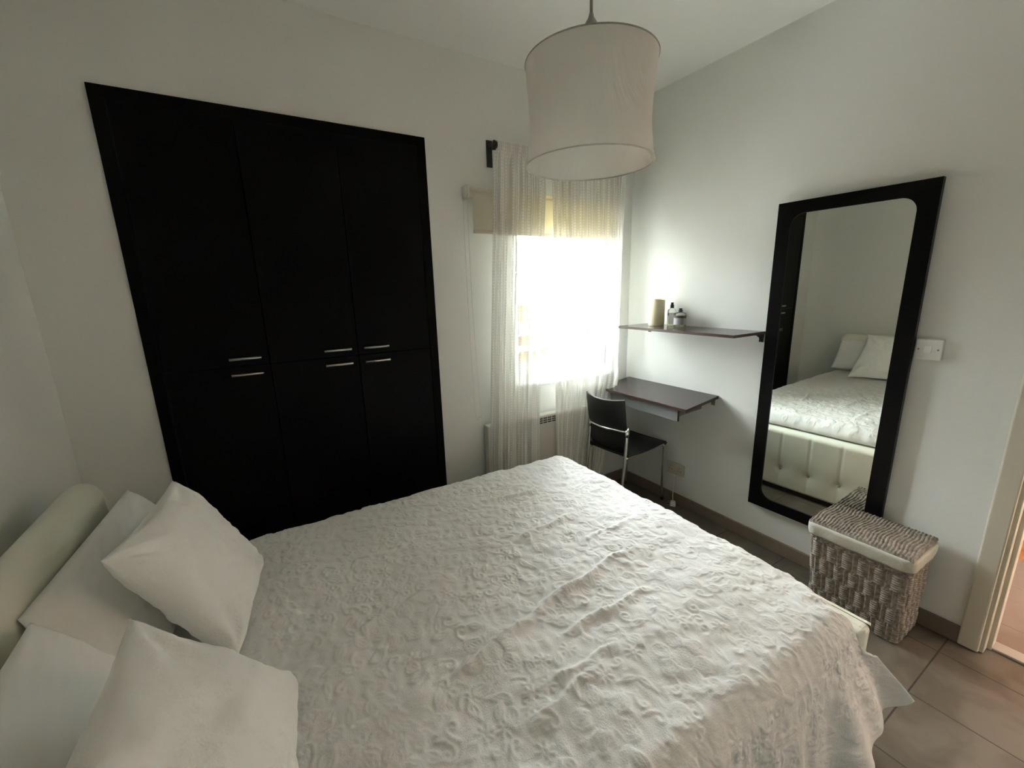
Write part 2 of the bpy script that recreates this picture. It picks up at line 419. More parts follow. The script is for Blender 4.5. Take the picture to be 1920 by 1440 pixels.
# ------------------------------------------------------------------ wardrobe
wd = thing('wardrobe', 'tall black built-in wardrobe with paired bar handles, left of the window', 'wardrobe', (CX0, 0, 0))
def W(*b): return tuple(v - CX0 if i < 2 else v for i, v in enumerate(b))
obj('carcass', B(W(CX0 + .001, CX1 - .001, 0.02, 0.6, 0.0, 0.02), W(CX0 + .001, CX1 - .001, 0.02, 0.6, CZ1 - 0.02, CZ1 - .001),
                 W(CX0 + .001, CX0 + 0.02, 0.02, 0.6, 0, CZ1 - .001), W(CX1 - 0.02, CX1 - .001, 0.02, 0.6, 0, CZ1 - .001), W(CX0 + .001, CX1 - .001, 0.58, 0.6, 0, CZ1 - .001)), WARD_FR, wd)
obj('frame', B(W(CX0 - 0.002, CX0 + 0.045, -0.014, 0.02, 0, CZ1 + .002), W(CX1 - 0.045, CX1 + 0.002, -0.014, 0.02, 0, CZ1 + .002),
               W(CX0 + 0.045, CX1 - 0.045, -0.014, 0.02, CZ1 - 0.045, CZ1 + .002), W(CX0 + 0.045, CX1 - 0.045, -0.014, 0.02, 0, 0.09)), WARD_FR, wd, bevel=0.002)
seams = [CX0 + 0.045, -2.413, -2.003, CX1 - 0.045]
hpos = [(-2.574, -2.445), (-2.170, -2.039), (-1.975, -1.845)]
for i in range(3):
    for (z0, z1, hz) in ((1.238, CZ1 - 0.047, 1.2737), (0.092, 1.235, 1.1992)):
        d = obj('door', B(W(seams[i] + 0.002, seams[i + 1] - 0.002, -0.012, 0.010, z0, z1)), WARD, wd, bevel=0.0015)
        a, b = hpos[i]; a -= CX0; b -= CX0
        h = bmesh.new()
        tube(h, [(a, -0.036, hz), (b, -0.036, hz)], 0.0065, 10)
        for xx in (a + 0.012, b - 0.012): tube(h, [(xx, -0.0125, hz), (xx, -0.034, hz)], 0.004, 8)
        obj('handle', h, BRUSHED, d, smooth=True)

# ------------------------------------------------------------------ curtains, rod, blind, heater
def smooth01(t): return t * t * (3 - 2 * t)
def curtain(name, label, xl, xr, z0, z1, folds, amp, seed, gather):
    nu, nv = 420, 120
    u = np.linspace(0, 1, nu)[:, None]; v = np.linspace(0, 1, nv)[None, :]      # v 0 top .. 1 bottom
    L = np.interp(v, *zip(*xl)); Rr = np.interp(v, *zip(*xr))
    ph = seed * 1.7
    uu = u + 0.03 * np.sin(2 * math.pi * (2.1 * u + 0.4 * v) + ph) + 0.012 * np.sin(2 * math.pi * (5.3 * u - 0.5 * v) + ph * 2)
    x = L + (Rr - L) * u
    A = amp * (0.55 + 0.45 * np.minimum(1, v * 3 + 0.1))
    y = A * np.sin(2 * math.pi * folds * uu + ph + 0.5 * np.sin(2.2 * v + seed))
    y += A * 0.45 * np.sin(2 * math.pi * folds * 2.3 * uu + ph * 3 + 1.1 * v) + 0.006 * np.sin(2 * math.pi * 21 * u + 3 * v)
    x = x + 0.018 * (1 - np.clip((u - 0.9) * 10, 0, 1) * (gather < 2)) + 0.010 * np.sin(2 * math.pi * folds * uu * 1.0 + ph + 1.6) * np.minimum(1, (0.2 + v))
    # gathered heading around the rod
    head = np.exp(-(v / 0.03) ** 4)
    y = y * (1 - head) + head * (-0.016 + 0.004 * np.sin(2 * math.pi * 24 * u))
    z = z1 + (z0 - z1) * v + 0.004 * np.sin(2 * math.pi * folds * u) * v
    y = np.clip(y - 0.110, -0.132, -0.084)
    if gather < 2:      # the outer edge of this panel returns to the wall in the corner
        e = np.clip((u - 0.93) / 0.07, 0, 1) * np.clip((z - 0.9) / 0.3, 0, 1)
        y = y + e * (-0.012 - y); x = x + e * (0.085 + 0.014 * np.sin(u * 420))
    P = np.stack([x + 0 * y, y, z + 0 * x], -1)
    cl = (u * 1.0) * (Rr - L).mean() * gather
    uvs = np.stack([cl + 0 * v, z + 0 * u], -1)
    o = link_mesh(name, grid_mesh(name, P, uvs), SHEER, smooth=True)
    return tag(o, label, 'curtain')
curtain('sheer_curtain', 'white sheer curtain gathered in deep folds, the one nearer the wardrobe',
        ((0, -1.205), (0.1, -1.215), (0.4, -1.25), (0.78, -1.295), (1, -1.30)), ((0, -0.86), (0.1, -0.852), (0.25, -0.872), (0.5, -0.905), (0.8, -0.925), (1, -0.93)),
        0.02, 2.350, 4.0, 0.026, 1.0, 2.2)
curtain('sheer_curtain', 'white sheer curtain spread flat over the window half next to the desk',
        ((0, -0.83), (0.1, -0.822), (0.5, -0.79), (1, -0.775)), ((0, -0.182), (0.5, -0.19), (0.62, -0.20), (0.85, -0.33), (1, -0.38)),
        0.02, 2.350, 5.0, 0.020, 2.3, 1.6)
rod = thing('curtain_rod', 'black iron curtain rod with finial and wall bracket above the window', 'curtain rod', (-0.637, 0, 2.33))
t_ = bmesh.new(); tube(t_, [(-0.548, -0.110, 0), (0.50, -0.110, 0)], 0.010, 12); obj('pole', t_, IRON, rod, smooth=True)
for sx, e in ((-1, -0.545), (1, 0.505)):
    t_ = bmesh.new()
    tube(t_, [(e, -0.110, 0), (e + sx * 0.003, -0.110, 0), (e + sx * 0.006, -0.110, 0), (e + sx * 0.010, -0.110, 0), (e + sx * 0.016, -0.110, 0), (e + sx * 0.020, -0.110, 0)],
         [0.014, 0.024, 0.014, 0.022, 0.026, 0.018], 14)
    obj('finial', t_, IRON, rod, smooth=True)
for bx in (-0.532, 0.478):
    bk = bmesh.new()
    box(bk, bx - 0.017, bx + 0.017, -0.010, -0.0005, -0.085, 0.055)
    tube(bk, catmull([(bx, -0.005, 0.03), (bx, -0.05, 0.022), (bx, -0.09, -0.002), (bx, -0.110, -0.014)], 5), 0.011, 8)
    obj('bracket', bk, IRON, rod)

bl = thing('roller_blind', 'cream roller blind pulled up to the top of the window, behind the curtains', 'blind', (-1.345, -0.05, 2.09))
lw_ = 1.335 - 0.215
t_ = bmesh.new(); tube(t_, [(0.01, 0, 0.0), (lw_, 0, 0.0)], 0.026, 20); obj('roll', t_, BLIND, bl, smooth=True)
nv = 24
P = np.zeros((2, nv, 3))
for i, xx in enumerate((0.02, lw_ - 0.01)):
    for j in range(nv):
        P[i, j] = (xx, -0.0265, 0.0 - 0.205 * j / (nv - 1))
bf = link_mesh('blind_fabric', grid_mesh('blind_fabric', P), BLIND, bl)
sm = bf.modifiers.new('solid', 'SOLIDIFY'); sm.thickness = 0.0012
obj('bottom_bar', B((0.02, lw_ - 0.01, -0.032, -0.020, -0.222, -0.203)), mat('cream_bar', (0.66, 0.60, 0.46), 0.6), bl, bevel=0.004)
for xx in (-0.008, lw_ + 0.001):
    obj('end_bracket', B((xx, xx + 0.010, -0.032, 0.0495, -0.035, 0.035)), PLASTIC, bl, bevel=0.003)
t_ = bmesh.new(); tube(t_, [(-0.004, 0.0, 0.0), (-0.02, 0.0, 0.0)], [0.03, 0.026], 20)
obj('chain_wheel', t_, PLASTIC, bl, smooth=True)
t_ = bmesh.new()
tube(t_, catmull([(-0.012, -0.028, 0), (-0.010, -0.028, -0.6), (0.010, -0.026, -1.15), (0.022, -0.024, -1.29), (0.018, 0.002, -1.31),
                  (0.002, 0.026, -1.27), (-0.010, 0.028, -0.6), (-0.012, 0.028, 0)], 8), 0.0013, 6)
obj('bead_chain', t_, PLASTIC, bl, smooth=True)

ht = thing('storage_heater', 'off-white storage heater with a slotted grille below the window', 'heater', (-0.83, -0.02, 0))
obj('casing', B((-0.455, 0.455, -0.058, 0.005, 0.06, 0.712)), HEAT, ht, bevel=0.008)
g = bmesh.new()
for k in range(3):
    for c in range(24):
        x = -0.43 + c * 0.0365
        box(g, x, x + 0.030, -0.0595, -0.056, 0.655 + k * 0.015, 0.664 + k * 0.015)
obj('grille', g, SLOT, ht)
for sx in (-0.38, 0.34): obj('foot', B((sx, sx + 0.04, -0.055, 0.0, 0, 0.06)), HEAT, ht)

# ------------------------------------------------------------------ pendant lamp
LX, LY = -1.625, -1.389
lp = thing('pendant_lamp', 'white drum pendant lamp with a crinkled fabric shade hanging from the ceiling', 'lamp', (LX, LY, 1.875))
hh = 0.237; rr_ = 0.1662
nu, nv = 144, 40
P = np.zeros((nu, nv, 3))
for i in range(nu):
    a = 2 * math.pi * i / (nu - 1)
    for j in range(nv):
        t = j / (nv - 1)
        r = rr_ - 0.0085 * math.sin(math.pi * t) ** 0.8 + 0.0016 * math.sin(9 * a + 4 * t) * math.sin(math.pi * t)
        r += 0.006 * (noise.noise(Vector((math.cos(a) * 2.2, math.sin(a) * 2.2, t * 2 + 5)))) * math.sin(math.pi * t)
        P[i, j] = (r * math.cos(a), r * math.sin(a), hh * t)
sh = link_mesh('lamp_shade', grid_mesh('lamp_shade', P), SHADE, lp, smooth=True)
def ring(bm, r, z, rad, c=(0, 0), seg=64):
    pts = [(c[0] + r * math.cos(2 * math.pi * k / seg), c[1] + r * math.sin(2 * math.pi * k / seg), z) for k in range(seg + 1)]
    tube(bm, pts, rad, 8, caps=False)
r_b = bmesh.new(); ring(r_b, rr_, 0.0, 0.0018); obj('bottom_hoop', r_b, mat('white_hoop', (0.55, 0.54, 0.50), 0.5), lp, smooth=True)
r_t = bmesh.new(); ring(r_t, rr_, hh, 0.0018)
for k in range(3):
    a = k * 2 * math.pi / 3 + 0.4
    tube(r_t, [(0.02 * math.cos(a), 0.02 * math.sin(a), hh - 0.004), (rr_ * math.cos(a), rr_ * math.sin(a), hh)], 0.002, 6)
obj('top_hoop', r_t, mat('grey_hoop', (0.35, 0.34, 0.31), 0.5), lp, smooth=True)
l_ = bmesh.new(); lathe(l_, [(0, 0.345), (0.005, 0.345), (0.008, 0.335), (0.016, 0.322), (0.021, 0.300), (0.021, 0.21), (0.0, 0.21)], seg=24)
obj('lamp_holder', l_, mat('grey_lamp_holder', (0.28, 0.27, 0.25), 0.5), lp, smooth=True)
l_ = bmesh.new(); tube(l_, [(0, 0, 0.343), (0, 0, H - 1.875 - 0.02)], 0.0042, 8)
obj('cord', l_, mat('grey_cord', (0.30, 0.26, 0.24), 0.6), lp, smooth=True)
l_ = bmesh.new(); lathe(l_, [(0, H - 1.875 - 0.0005), (0.045, H - 1.875 - 0.0005), (0.042, H - 1.875 - 0.02), (0.012, H - 1.875 - 0.035), (0, H - 1.875 - 0.035)], seg=24)
obj('ceiling_rose', l_, PLASTIC, lp, smooth=True)

# ------------------------------------------------------------------ wall mirror
MYC, MZC = -1.3672, 1.1075
mr = thing('wall_mirror', 'tall wall mirror in a wide flat black frame with rounded inner corners', 'mirror', (-0.046, MYC, MZC))
mr.rotation_euler = (0, -0.00626, 0.022)
hy, hz = 0.3065, 0.8405
iy, iz, cr = 0.2415, 0.781, 0.06
inner = []
for cy, cz, a0 in ((iy - cr, iz - cr, 0), (-(iy - cr), iz - cr, 90), (-(iy - cr), -(iz - cr), 180), (iy - cr, -(iz - cr), 270)):
    for k in range(13):
        a = math.radians(a0 + 90 * k / 12)
        inner.append((cy + cr * math.cos(a), cz + cr * math.sin(a)))
# outer loop points matched to the inner ones
outer = []
for (y, z) in inner:
    outer.append(None)
def outp(k, n=13):
    q, i = divmod(k, n)
    corners = [(hy, hz), (-hy, hz), (-hy, -hz), (hy, -hz)]
    iyz = inner[k]
    c = corners[q]
    t = i / (n - 1)
    if q in (0, 2):
        return (c[0], iyz[1] + (c[1] - iyz[1]) * min(1, 2 * t)) if t <= 0.5 else (c[0] + (iyz[0] - c[0]) * (2 * t - 1), c[1])
    return (iyz[0] + (c[0] - iyz[0]) * min(1, 2 * t), c[1]) if t <= 0.5 else (c[0], c[1] + (iyz[1] - c[1]) * (2 * t - 1))
bm = bmesh.new()
xf, xb = 0.0, 0.028
nI = len(inner)
oi = [bm.verts.new((xf, *outp(k))) for k in range(nI)]; ii = [bm.verts.new((xf, *inner[k])) for k in range(nI)]
ib = [bm.verts.new((xf + 0.006, *inner[k])) for k in range(nI)]; ob = [bm.verts.new((xb, *outp(k))) for k in range(nI)]
for k in range(nI):
    q = (k + 1) % nI
    for A_, B_ in ((oi, ii), (ii, ib), (ob, oi)):
        try: bm.faces.new((A_[k], A_[q], B_[q], B_[k]))
        except ValueError: pass
bm.faces.new(ob)
bmesh.ops.remove_doubles(bm, verts=bm.verts, dist=1e-5)
obj('mirror_frame', bm, MFRAME, mr)
bm = bmesh.new(); bm.faces.new([bm.verts.new((0.005, y, z)) for y, z in inner])
g1 = obj('mirror_glass', bm, MGLASS, mr)
sm = g1.modifiers.new('solid', 'SOLIDIFY'); sm.thickness = 0.004; sm.offset = -1 if g1.data.polygons[0].normal.x < 0 else 1

# ------------------------------------------------------------------ light switch, sockets, plug
sw = thing('light_switch', 'white single rocker light switch on the wall beside the mirror', 'light switch', (-0.0, -1.720, 1.262))
obj('plate', B((-0.022, -0.0005, -0.044, 0.044, -0.044, 0.044)), PLASTIC, sw, bevel=0.004)
rk = bmesh.new(); vs = box(rk, -0.029, -0.021, -0.011, 0.013, -0.014, 0.016)
for v in vs:
    if v.co.z > 0 and v.co.x < -0.025: v.co.x += 0.006
obj('rocker', rk, PLASTIC, sw, bevel=0.002)
for yy in (-0.031, 0.031):
    obj('screw', lathe(bmesh.new(), [(0, 0), (0.0035, 0), (0.0035, 0.0015), (0, 0.002)], seg=12), SCREW, sw, loc=(-0.0222, yy, 0.0), rot=(0, -math.pi / 2, 0))
so = thing('wall_socket', 'double wall socket low on the wall below the desk', 'socket', (0, -0.510, 0.265))
obj('plate', B((-0.012, -0.0005, -0.073, 0.073, -0.043, 0.043)), PLASTIC_Y, so, bevel=0.003)
for c in (-0.036, 0.036):
    obj('socket_hole', B((-0.0128, -0.0118, c - 0.003, c + 0.003, 0.010, 0.018), (-0.0128, -0.0118, c - 0.015, c - 0.008, -0.012, -0.007),
                         (-0.0128, -0.0118, c + 0.008, c + 0.015, -0.012, -0.007)), SLOT, so)
pl = thing('power_plug', 'white plug on a thin cord lying on the floor by the skirting', 'plug', (-0.052, -0.540, 0.0))
bm = bmesh.new()
for v in box(bm, -0.021, 0.021, -0.022, 0.022, 0.0, 0.04): 
    if v.co.z > 0.02: v.co.x *= 0.6; v.co.y *= 0.75
obj('plug_body', bm, PLASTIC, pl, bevel=0.008, seg=3, rot=(0, 0, 0.6))
bm = bmesh.new()
for a, b in ((-0.012, 0.01), (0.012, 0.01), (0, -0.012)): box(bm, a - 0.003, a + 0.003, 0.020, 0.037, 0.015 + b - 0.002, 0.015 + b + 0.002)
obj('pins', bm, BRUSHED, pl, rot=(0, 0, 0.6))
bm = bmesh.new(); tube(bm, catmull([(0, 0, 0.036), (0.01, 0.012, 0.075), (0.024, 0.022, 0.11), (0.032, 0.026, 0.17), (0.035, 0.028, 0.22)], 8), 0.0032, 8)
obj('cord', bm, PLASTIC, pl, smooth=True)

# ------------------------------------------------------------------ desk and shelf
dk = thing('wall_desk', 'small dark brown wall-mounted desk with a grey drawer box under it', 'desk', (0, -0.41, 0.855))
tilt = math.atan2(0.0395, 0.318)
top = obj('desktop', B((-0.318, -0.002, -0.378, 0.378, -0.009, 0.009)), [DARKW], dk, bevel=0.001, rot=(0, -tilt, 0))
obj('edge_band', B((-0.3195, -0.3178, -0.378, 0.378, -0.009, 0.0085), (-0.318, -0.004, -0.3795, -0.3778, -0.009, 0.0085), (-0.318, -0.004, 0.3778, 0.3795, -0.009, 0.0085)), DARKEDGE, dk, rot=(0, -tilt, 0))
dz_ = lambda x: x * math.tan(tilt)      # drop of the sagging top at depth x
db = bmesh.new()
box(db, -0.275, -0.045, -0.295, 0.33, -0.085, -0.018)
for v in db.verts: v.co.z += dz_(v.co.x) * (1.0 if v.co.z > -0.05 else 0.55)
obj('drawer_box', db, GREYS, dk, bevel=0.002)
df_ = bmesh.new(); vs = box(df_, -0.289, -0.277, -0.300, 0.335, -0.100, -0.028)
for v in vs: v.co.z += dz_(v.co.x) * 0.8
obj('drawer_front', df_, GREYP, dk, bevel=0.0015)
de = bmesh.new(); vs = box(de, -0.2895, -0.2765, -0.3035, -0.3002, -0.101, -0.027)
for v in vs: v.co.z += dz_(v.co.x) * 0.8
obj('front_edge', de, DARKEDGE, dk)
dt = bmesh.new(); vs = box(dt, -0.292, -0.276, -0.297, 0.335, -0.0275, -0.021)
for v in vs: v.co.z += dz_(v.co.x) * 0.8
obj('drawer_rail', dt, mat('aluminium_rail', (0.62, 0.62, 0.60), 0.35, metal=0.6), dk)
for yy in (-0.345, 0.345):
    b_ = bmesh.new()
    box(b_, -0.006, -0.0008, yy - 0.012, yy + 0.012, -0.06, -0.012); vs = box(b_, -0.13, -0.003, yy - 0.011, yy + 0.011, -0.016, -0.011)
    for v in vs: v.co.z += dz_(v.co.x)
    obj('bracket', b_, GREYS, dk, bevel=0.001)

sf = thing('wall_shelf', 'dark brown wall shelf above the desk holding candle and bottles', 'shelf', (0, -0.615, 1.2886))
obj('shelf_board', B((-0.300, -0.002, -0.417, 0.417, -0.016, 0.0)), DARKW, sf, bevel=0.001)
obj('edge_band', B((-0.3015, -0.2998, -0.417, 0.417, -0.0155, -0.0005), (-0.30, -0.003, -0.4185, -0.4168, -0.0155, -0.0005), (-0.30, -0.003, 0.4168, 0.4185, -0.0155, -0.0005)), DARKEDGE, sf)
for yy in (-0.400, 0.400):
    b_ = bmesh.new()
    box(b_, -0.007, -0.0008, yy - 0.011, yy + 0.011, -0.062, -0.0165); box(b_, -0.05, -0.003, yy - 0.011, yy + 0.011, -0.022, -0.0165)
    tube(b_, [(-0.045, yy, -0.022), (-0.022, yy, -0.032), (-0.005, yy, -0.055)], 0.005, 6)
    obj('bracket', b_, IRON, sf)

ca = thing('pillar_candle', 'cream pillar candle, leftmost item on the wall shelf', 'candle', (-0.115, -0.365, 1.2888))
bm = bmesh.new()
lathe(bm, [(0, 0), (0.049, 0), (0.051, 0.003), (0.051, 0.165), (0.0515, 0.172), (0.049, 0.177), (0.045, 0.172), (0.042, 0.160), (0.02, 0.155), (0, 0.154)], seg=40)
for v in bm.verts:
    if v.co.z > 0.168: v.co.z += 0.004 * math.sin(math.atan2(v.co.y, v.co.x) * 2 + 1)
obj('wax', bm, CANDLE, ca, smooth=True)
bm = bmesh.new(); tube(bm, [(0, 0, 0.153), (0.001, 0, 0.160), (0.003, 0, 0.166)], 0.0012, 6); obj('wick', bm, WICK, ca)

def bottle(name, label, loc, r, h, cap_mat, cap_h, cap_r, liq, lab, square):
    t = thing(name, label, 'bottle', loc, 0.5 if square else 0)
    seg = 32
    def shape(bm, prof):
        lathe(bm, prof, seg=seg)
        if square:
            for v in bm.verts:
                rr = math.hypot(v.co.x, v.co.y)
                if rr > r * 0.75:
                    a = math.atan2(v.co.y, v.co.x); k = 1 / max(abs(math.cos(a)), abs(math.sin(a)))
                    k = min(k, 1.22) * 0.9
                    v.co.x *= k; v.co.y *= k
        return bm
    nk = cap_r * 0.8
    obj('glass_body', shape(bmesh.new(), [(0, 0.0), (r * .9, 0.0), (r, 0.004), (r, h * 0.68), (r * .9, h * 0.76), (nk * 1.1, h * 0.82), (nk, h * 0.85), (nk, h * 0.9), (0, h * 0.9)]), BOTTLE, t, smooth=True)
    obj('liquid', shape(bmesh.new(), [(0, 0.005), (r * .86, 0.005), (r * .9, 0.009), (r * .9, h * 0.60), (0, h * 0.60)]), liq, t, smooth=True)
    obj('cap', lathe(bmesh.new(), [(0, h * 0.83), (cap_r, h * 0.83), (cap_r, h * 0.83 + cap_h * .55), (cap_r * .7, h * 0.83 + cap_h * .65), (cap_r * .8, h * .83 + cap_h), (0, h * .83 + cap_h)], seg=20), cap_mat, t, smooth=False)
    # wrapped label facing the room
    z0, z1 = lab[1] * h, lab[2] * h
    P = np.zeros((17, 2, 3))
    for i in range(17):
        a = math.radians(lab[3] + (lab[4] - lab[3]) * i / 16); R2 = r * 1.012
        if square:
            k = min(1 / max(abs(math.cos(a)), abs(math.sin(a))), 1.22) * 0.9; R2 = r * k * 1.015
        for j, z in enumerate((z0, z1)): P[i, j] = (R2 * math.cos(a), R2 * math.sin(a), z)
    l = link_mesh('paper_label', grid_mesh('paper_label', P), lab[0], t)
    return t
bottle('toiletry_bottle', 'clear square bottle with a dark green stopper, between the candle and the round bottle', (-0.075, -0.455, 1.2888), 0.027, 0.142, CAPG, 0.036, 0.012, LIQ, (LABELW, 0.1, 0.6, 150, 215), True)
b2 = bottle('toiletry_bottle', 'rounded bottle with a blue-black cap and wrapped label, rightmost on the shelf', (-0.105, -0.545, 1.2888), 0.038, 0.118, CAPB, 0.022, 0.013, LIQ2, (LABELG, 0.14, 0.50, 120, 290), False)
P = np.zeros((17, 2, 3))
for i in range(17):
    a = math.radians(120 + 170 * i / 16)
    for j, z in enumerate((0.061, 0.075)): P[i, j] = (0.0386 * math.cos(a), 0.0386 * math.sin(a), z)
link_mesh('label_band', grid_mesh('label_band', P), LABELD, b2)

# ------------------------------------------------------------------ chair
ax = Vector((0.996, 0.09, 0)).normalized()
ch_o = Vector((-0.458, -0.462, 0)) + Vector((-0.09, 0.996, 0)) * 0.16 + ax * 0.21
chair = thing('desk_chair', 'black leather sling chair on a chrome tube frame at the desk', 'chair', ch_o, math.atan2(0.09, 0.996))
hw = 0.163
for s in (-1, 1):
    fr = bmesh.new()
    tube(fr, catmull([(-0.255, s * (hw + 0.004), 0.0), (-0.248, s * (hw + 0.002), 0.2), (-0.228, s * hw, 0.42), (-0.215, s * hw, 0.56), (-0.212, s * hw, 0.622)], 8), 0.0105, 14)
    obj('leg', fr, CHROME, chair, smooth=True)
    fr = bmesh.new()
    tube(fr, catmull([(0.214, s * (hw + 0.002), 0.0), (0.212, s * hw, 0.2), (0.208, s * hw, 0.40), (0.196, s * hw, 0.432), (0.165, s * hw, 0.440), (0.0, s * hw, 0.436), (-0.224, s * hw, 0.432)], 8), 0.0105, 14)
    obj('leg', fr, CHROME, chair, smooth=True)
    jn = bmesh.new(); tube(jn, [(-0.214, s * hw, 0.585), (-0.213, s * hw, 0.632)], 0.0135, 14)
    tube(jn, [(-0.213, s * hw, 0.612), (-0.190, s * (hw - 0.006), 0.640)], 0.0075, 10)
    obj('joint', jn, CHROME, chair, smooth=True)
bar = bmesh.new()
tube(bar, catmull([(-0.213, hw + 0.004, 0.622), (-0.238, 0.11, 0.622), (-0.256, 0.0, 0.622), (-0.238, -0.11, 0.622), (-0.213, -hw - 0.004, 0.622)], 8), 0.0075, 12)
obj('back_bar', bar, CHROME, chair, smooth=True)
bar = bmesh.new()
for bx_, bz_ in ((0.165, 0.432), (-0.17, 0.428)):
    bar = bmesh.new(); tube(bar, [(bx_, -hw, bz_), (bx_, hw, bz_)], 0.008, 10)
    obj('cross_bar', bar, CHROME, chair, smooth=True)
for s in (-1, 1):
    for fx in (-0.255, 0.214):
        ft = bmesh.new(); lathe(ft, [(0, 0), (0.013, 0), (0.013, 0.018), (0, 0.018)], (fx, s * (hw + 0.004), 0.0), 12); obj('foot_cap', ft, LEATHER_BK, chair)
# one sling of leather: backrest and seat
def sling(name, prof, wid, curve, thick, m_):
    pr = catmull(prof, 8); nn = len(pr); mm = 25
    P = np.zeros((nn, mm, 3))
    for i, p in enumerate(pr):
        k = curve(i / (nn - 1)); ww = wid(i / (nn - 1))
        for j in range(mm):
            q = -1 + 2 * j / (mm - 1)
            P[i, j] = (p.x + k * (q * q) - 0.0, q * ww, p.z + (0.0))
    o = link_mesh(name, grid_mesh(name, P), m_, chair, smooth=True)
    s = o.modifiers.new('solid', 'SOLIDIFY'); s.thickness = thick; s.offset = 0
    b = o.modifiers.new('bev', 'BEVEL'); b.width = thick * 0.4; b.segments = 3; b.limit_method = 'ANGLE'
    return o
bk = sling('backrest', [(-0.292, 0, 0.845), (-0.278, 0, 0.77), (-0.262, 0, 0.69), (-0.244, 0, 0.62), (-0.236, 0, 0.56), (-0.226, 0, 0.50), (-0.200, 0, 0.455)],
           lambda t: hw - 0.004 if t > 0.45 else hw + 0.004, lambda t: 0.040 * (1 - 0.55 * t), 0.011, LEATHER_BK)
for v in bk.data.vertices:      # top edge dips in the middle
    if v.co.z > 0.70:
        q = v.co.y / hw; v.co.z -= (v.co.z - 0.70) / 0.145 * 0.014 * (1 - q * q)
sl = sling('seat', [(-0.205, 0, 0.452), (-0.15, 0, 0.450), (-0.05, 0, 0.446), (0.07, 0, 0.448), (0.16, 0, 0.455), (0.205, 0, 0.452), (0.222, 0, 0.436)],
           lambda t: hw + 0.010, lambda t: 0.0, 0.020, LEATHER_BK)
for v in sl.data.vertices:
    q = v.co.y / hw; v.co.z -= 0.008 * (1 - min(1, q * q)) * (1 if abs(v.co.x) < 0.2 else 0.3)

# ------------------------------------------------------------------ laundry hamper
hm = thing('laundry_hamper', 'grey wicker laundry hamper with flat lid and cream liner in front of the mirror', 'hamper', (-0.175, -1.685, 0))
def rrect_pts(hx, hy_, r, n_per=0.0022):
    pts = []
    per = []
    segs = [((hx, -hy_ + r), (hx, hy_ - r)), None, ((hx - r, hy_), (-hx + r, hy_)), None, ((-hx, hy_ - r), (-hx, -hy_ + r)), None, ((-hx + r, -hy_), (hx - r, -hy_)), None]
    cen = [(hx - r, hy_ - r, 0), (-hx + r, hy_ - r, 90), (-hx + r, -hy_ + r, 180), (hx - r, -hy_ + r, 270)]
    out = []; ci = 0
    for s in segs:
        if s is not None:
            a, b = Vector(s[0]), Vector(s[1]); L = (b - a).length; n = max(2, int(L / n_per))
            for k in range(n): out.append(tuple(a.lerp(b, k / n)))
        else:
            cx, cy, a0 = cen[ci]; ci += 1; n = max(4, int(r * math.pi / 2 / n_per))
            for k in range(n):
                a = math.radians(a0 + 90 * k / n); out.append((cx + r * math.cos(a), cy + r * math.sin(a)))
    return out
base = rrect_pts(0.138, 0.185, 0.03)
base.append(base[0])
arr = np.array(base); n_c = len(arr)
dseg = np.hypot(*np.diff(arr, axis=0).T); S_ = np.concatenate([[0], np.cumsum(dseg)])
tan = np.gradient(arr, axis=0); nor = np.stack([tan[:, 1], -tan[:, 0]], -1); nor /= np.linalg.norm(nor, axis=1)[:, None] + 1e-9
if (nor[3] @ arr[3]) < 0: nor = -nor
HB = 0.435
vz = np.linspace(0, 1, 200)
ncol = int(round(S_[-1] / 0.030)); ucell = S_ / S_[-1] * ncol
U, V = np.meshgrid(ucell, vz, indexing='ij')
row = np.floor(V * HB / 0.088)
par = (np.floor(U) + row) % 2
fu = U - np.floor(U)
pitch_w = 0.0115
arch = np.sqrt(np.clip(1 - ((fu - 0.5) / 0.5) ** 2, 0, 1))
weav = np.abs(np.sin(math.pi * V * HB / pitch_w)) ** 0.6
front = 0.0075 * arch * weav - 0.003 * (1 - weav)
stake = 0.006 * np.sqrt(np.clip(1 - (np.abs(fu - 0.5) / 0.16) ** 2, 0, 1))
backw = -0.0095 + 0.0035 * weav * arch
back = np.maximum(stake - 0.002, backw)
hgt = np.where(par > 0.5, front, back)
band = (np.abs(((V * HB) % 0.088) - 0.044) > 0.0405)
hgt = np.where(band, 0.0045 * np.abs(np.sin(math.pi * S_[:, None] / 0.011 + V * 40)), hgt)
sx = 0.80 + 0.20 * V; sy = 0.93 + 0.07 * V
offx = 0.035 * (1 - V)        # base tucked towards the wall
jit = rng.normal(0, 0.0004, U.shape)
PX = (arr[:, 0][:, None]) * sx + offx + nor[:, 0][:, None] * (hgt + jit)
PY = (arr[:, 1][:, None]) * sy + nor[:, 1][:, None] * (hgt + jit)
PZ = V * HB + 0.002
body = link_mesh('woven_body', grid_mesh('woven_body', np.stack([PX, PY, PZ], -1), flip=False), WICKER, hm, smooth=True)
bm = bmesh.new()
for zz, kx, ky, ox in ((0.002, 0.79, 0.92, 0.035), (0.43, 0.975, 0.985, 0.0)):
    bm = bmesh.new()
    bm.faces.new([bm.verts.new((x * kx + ox, y * ky, zz)) for x, y in base[:-1:6]])
    obj('inner_panel', bm, WICK_IN, hm)
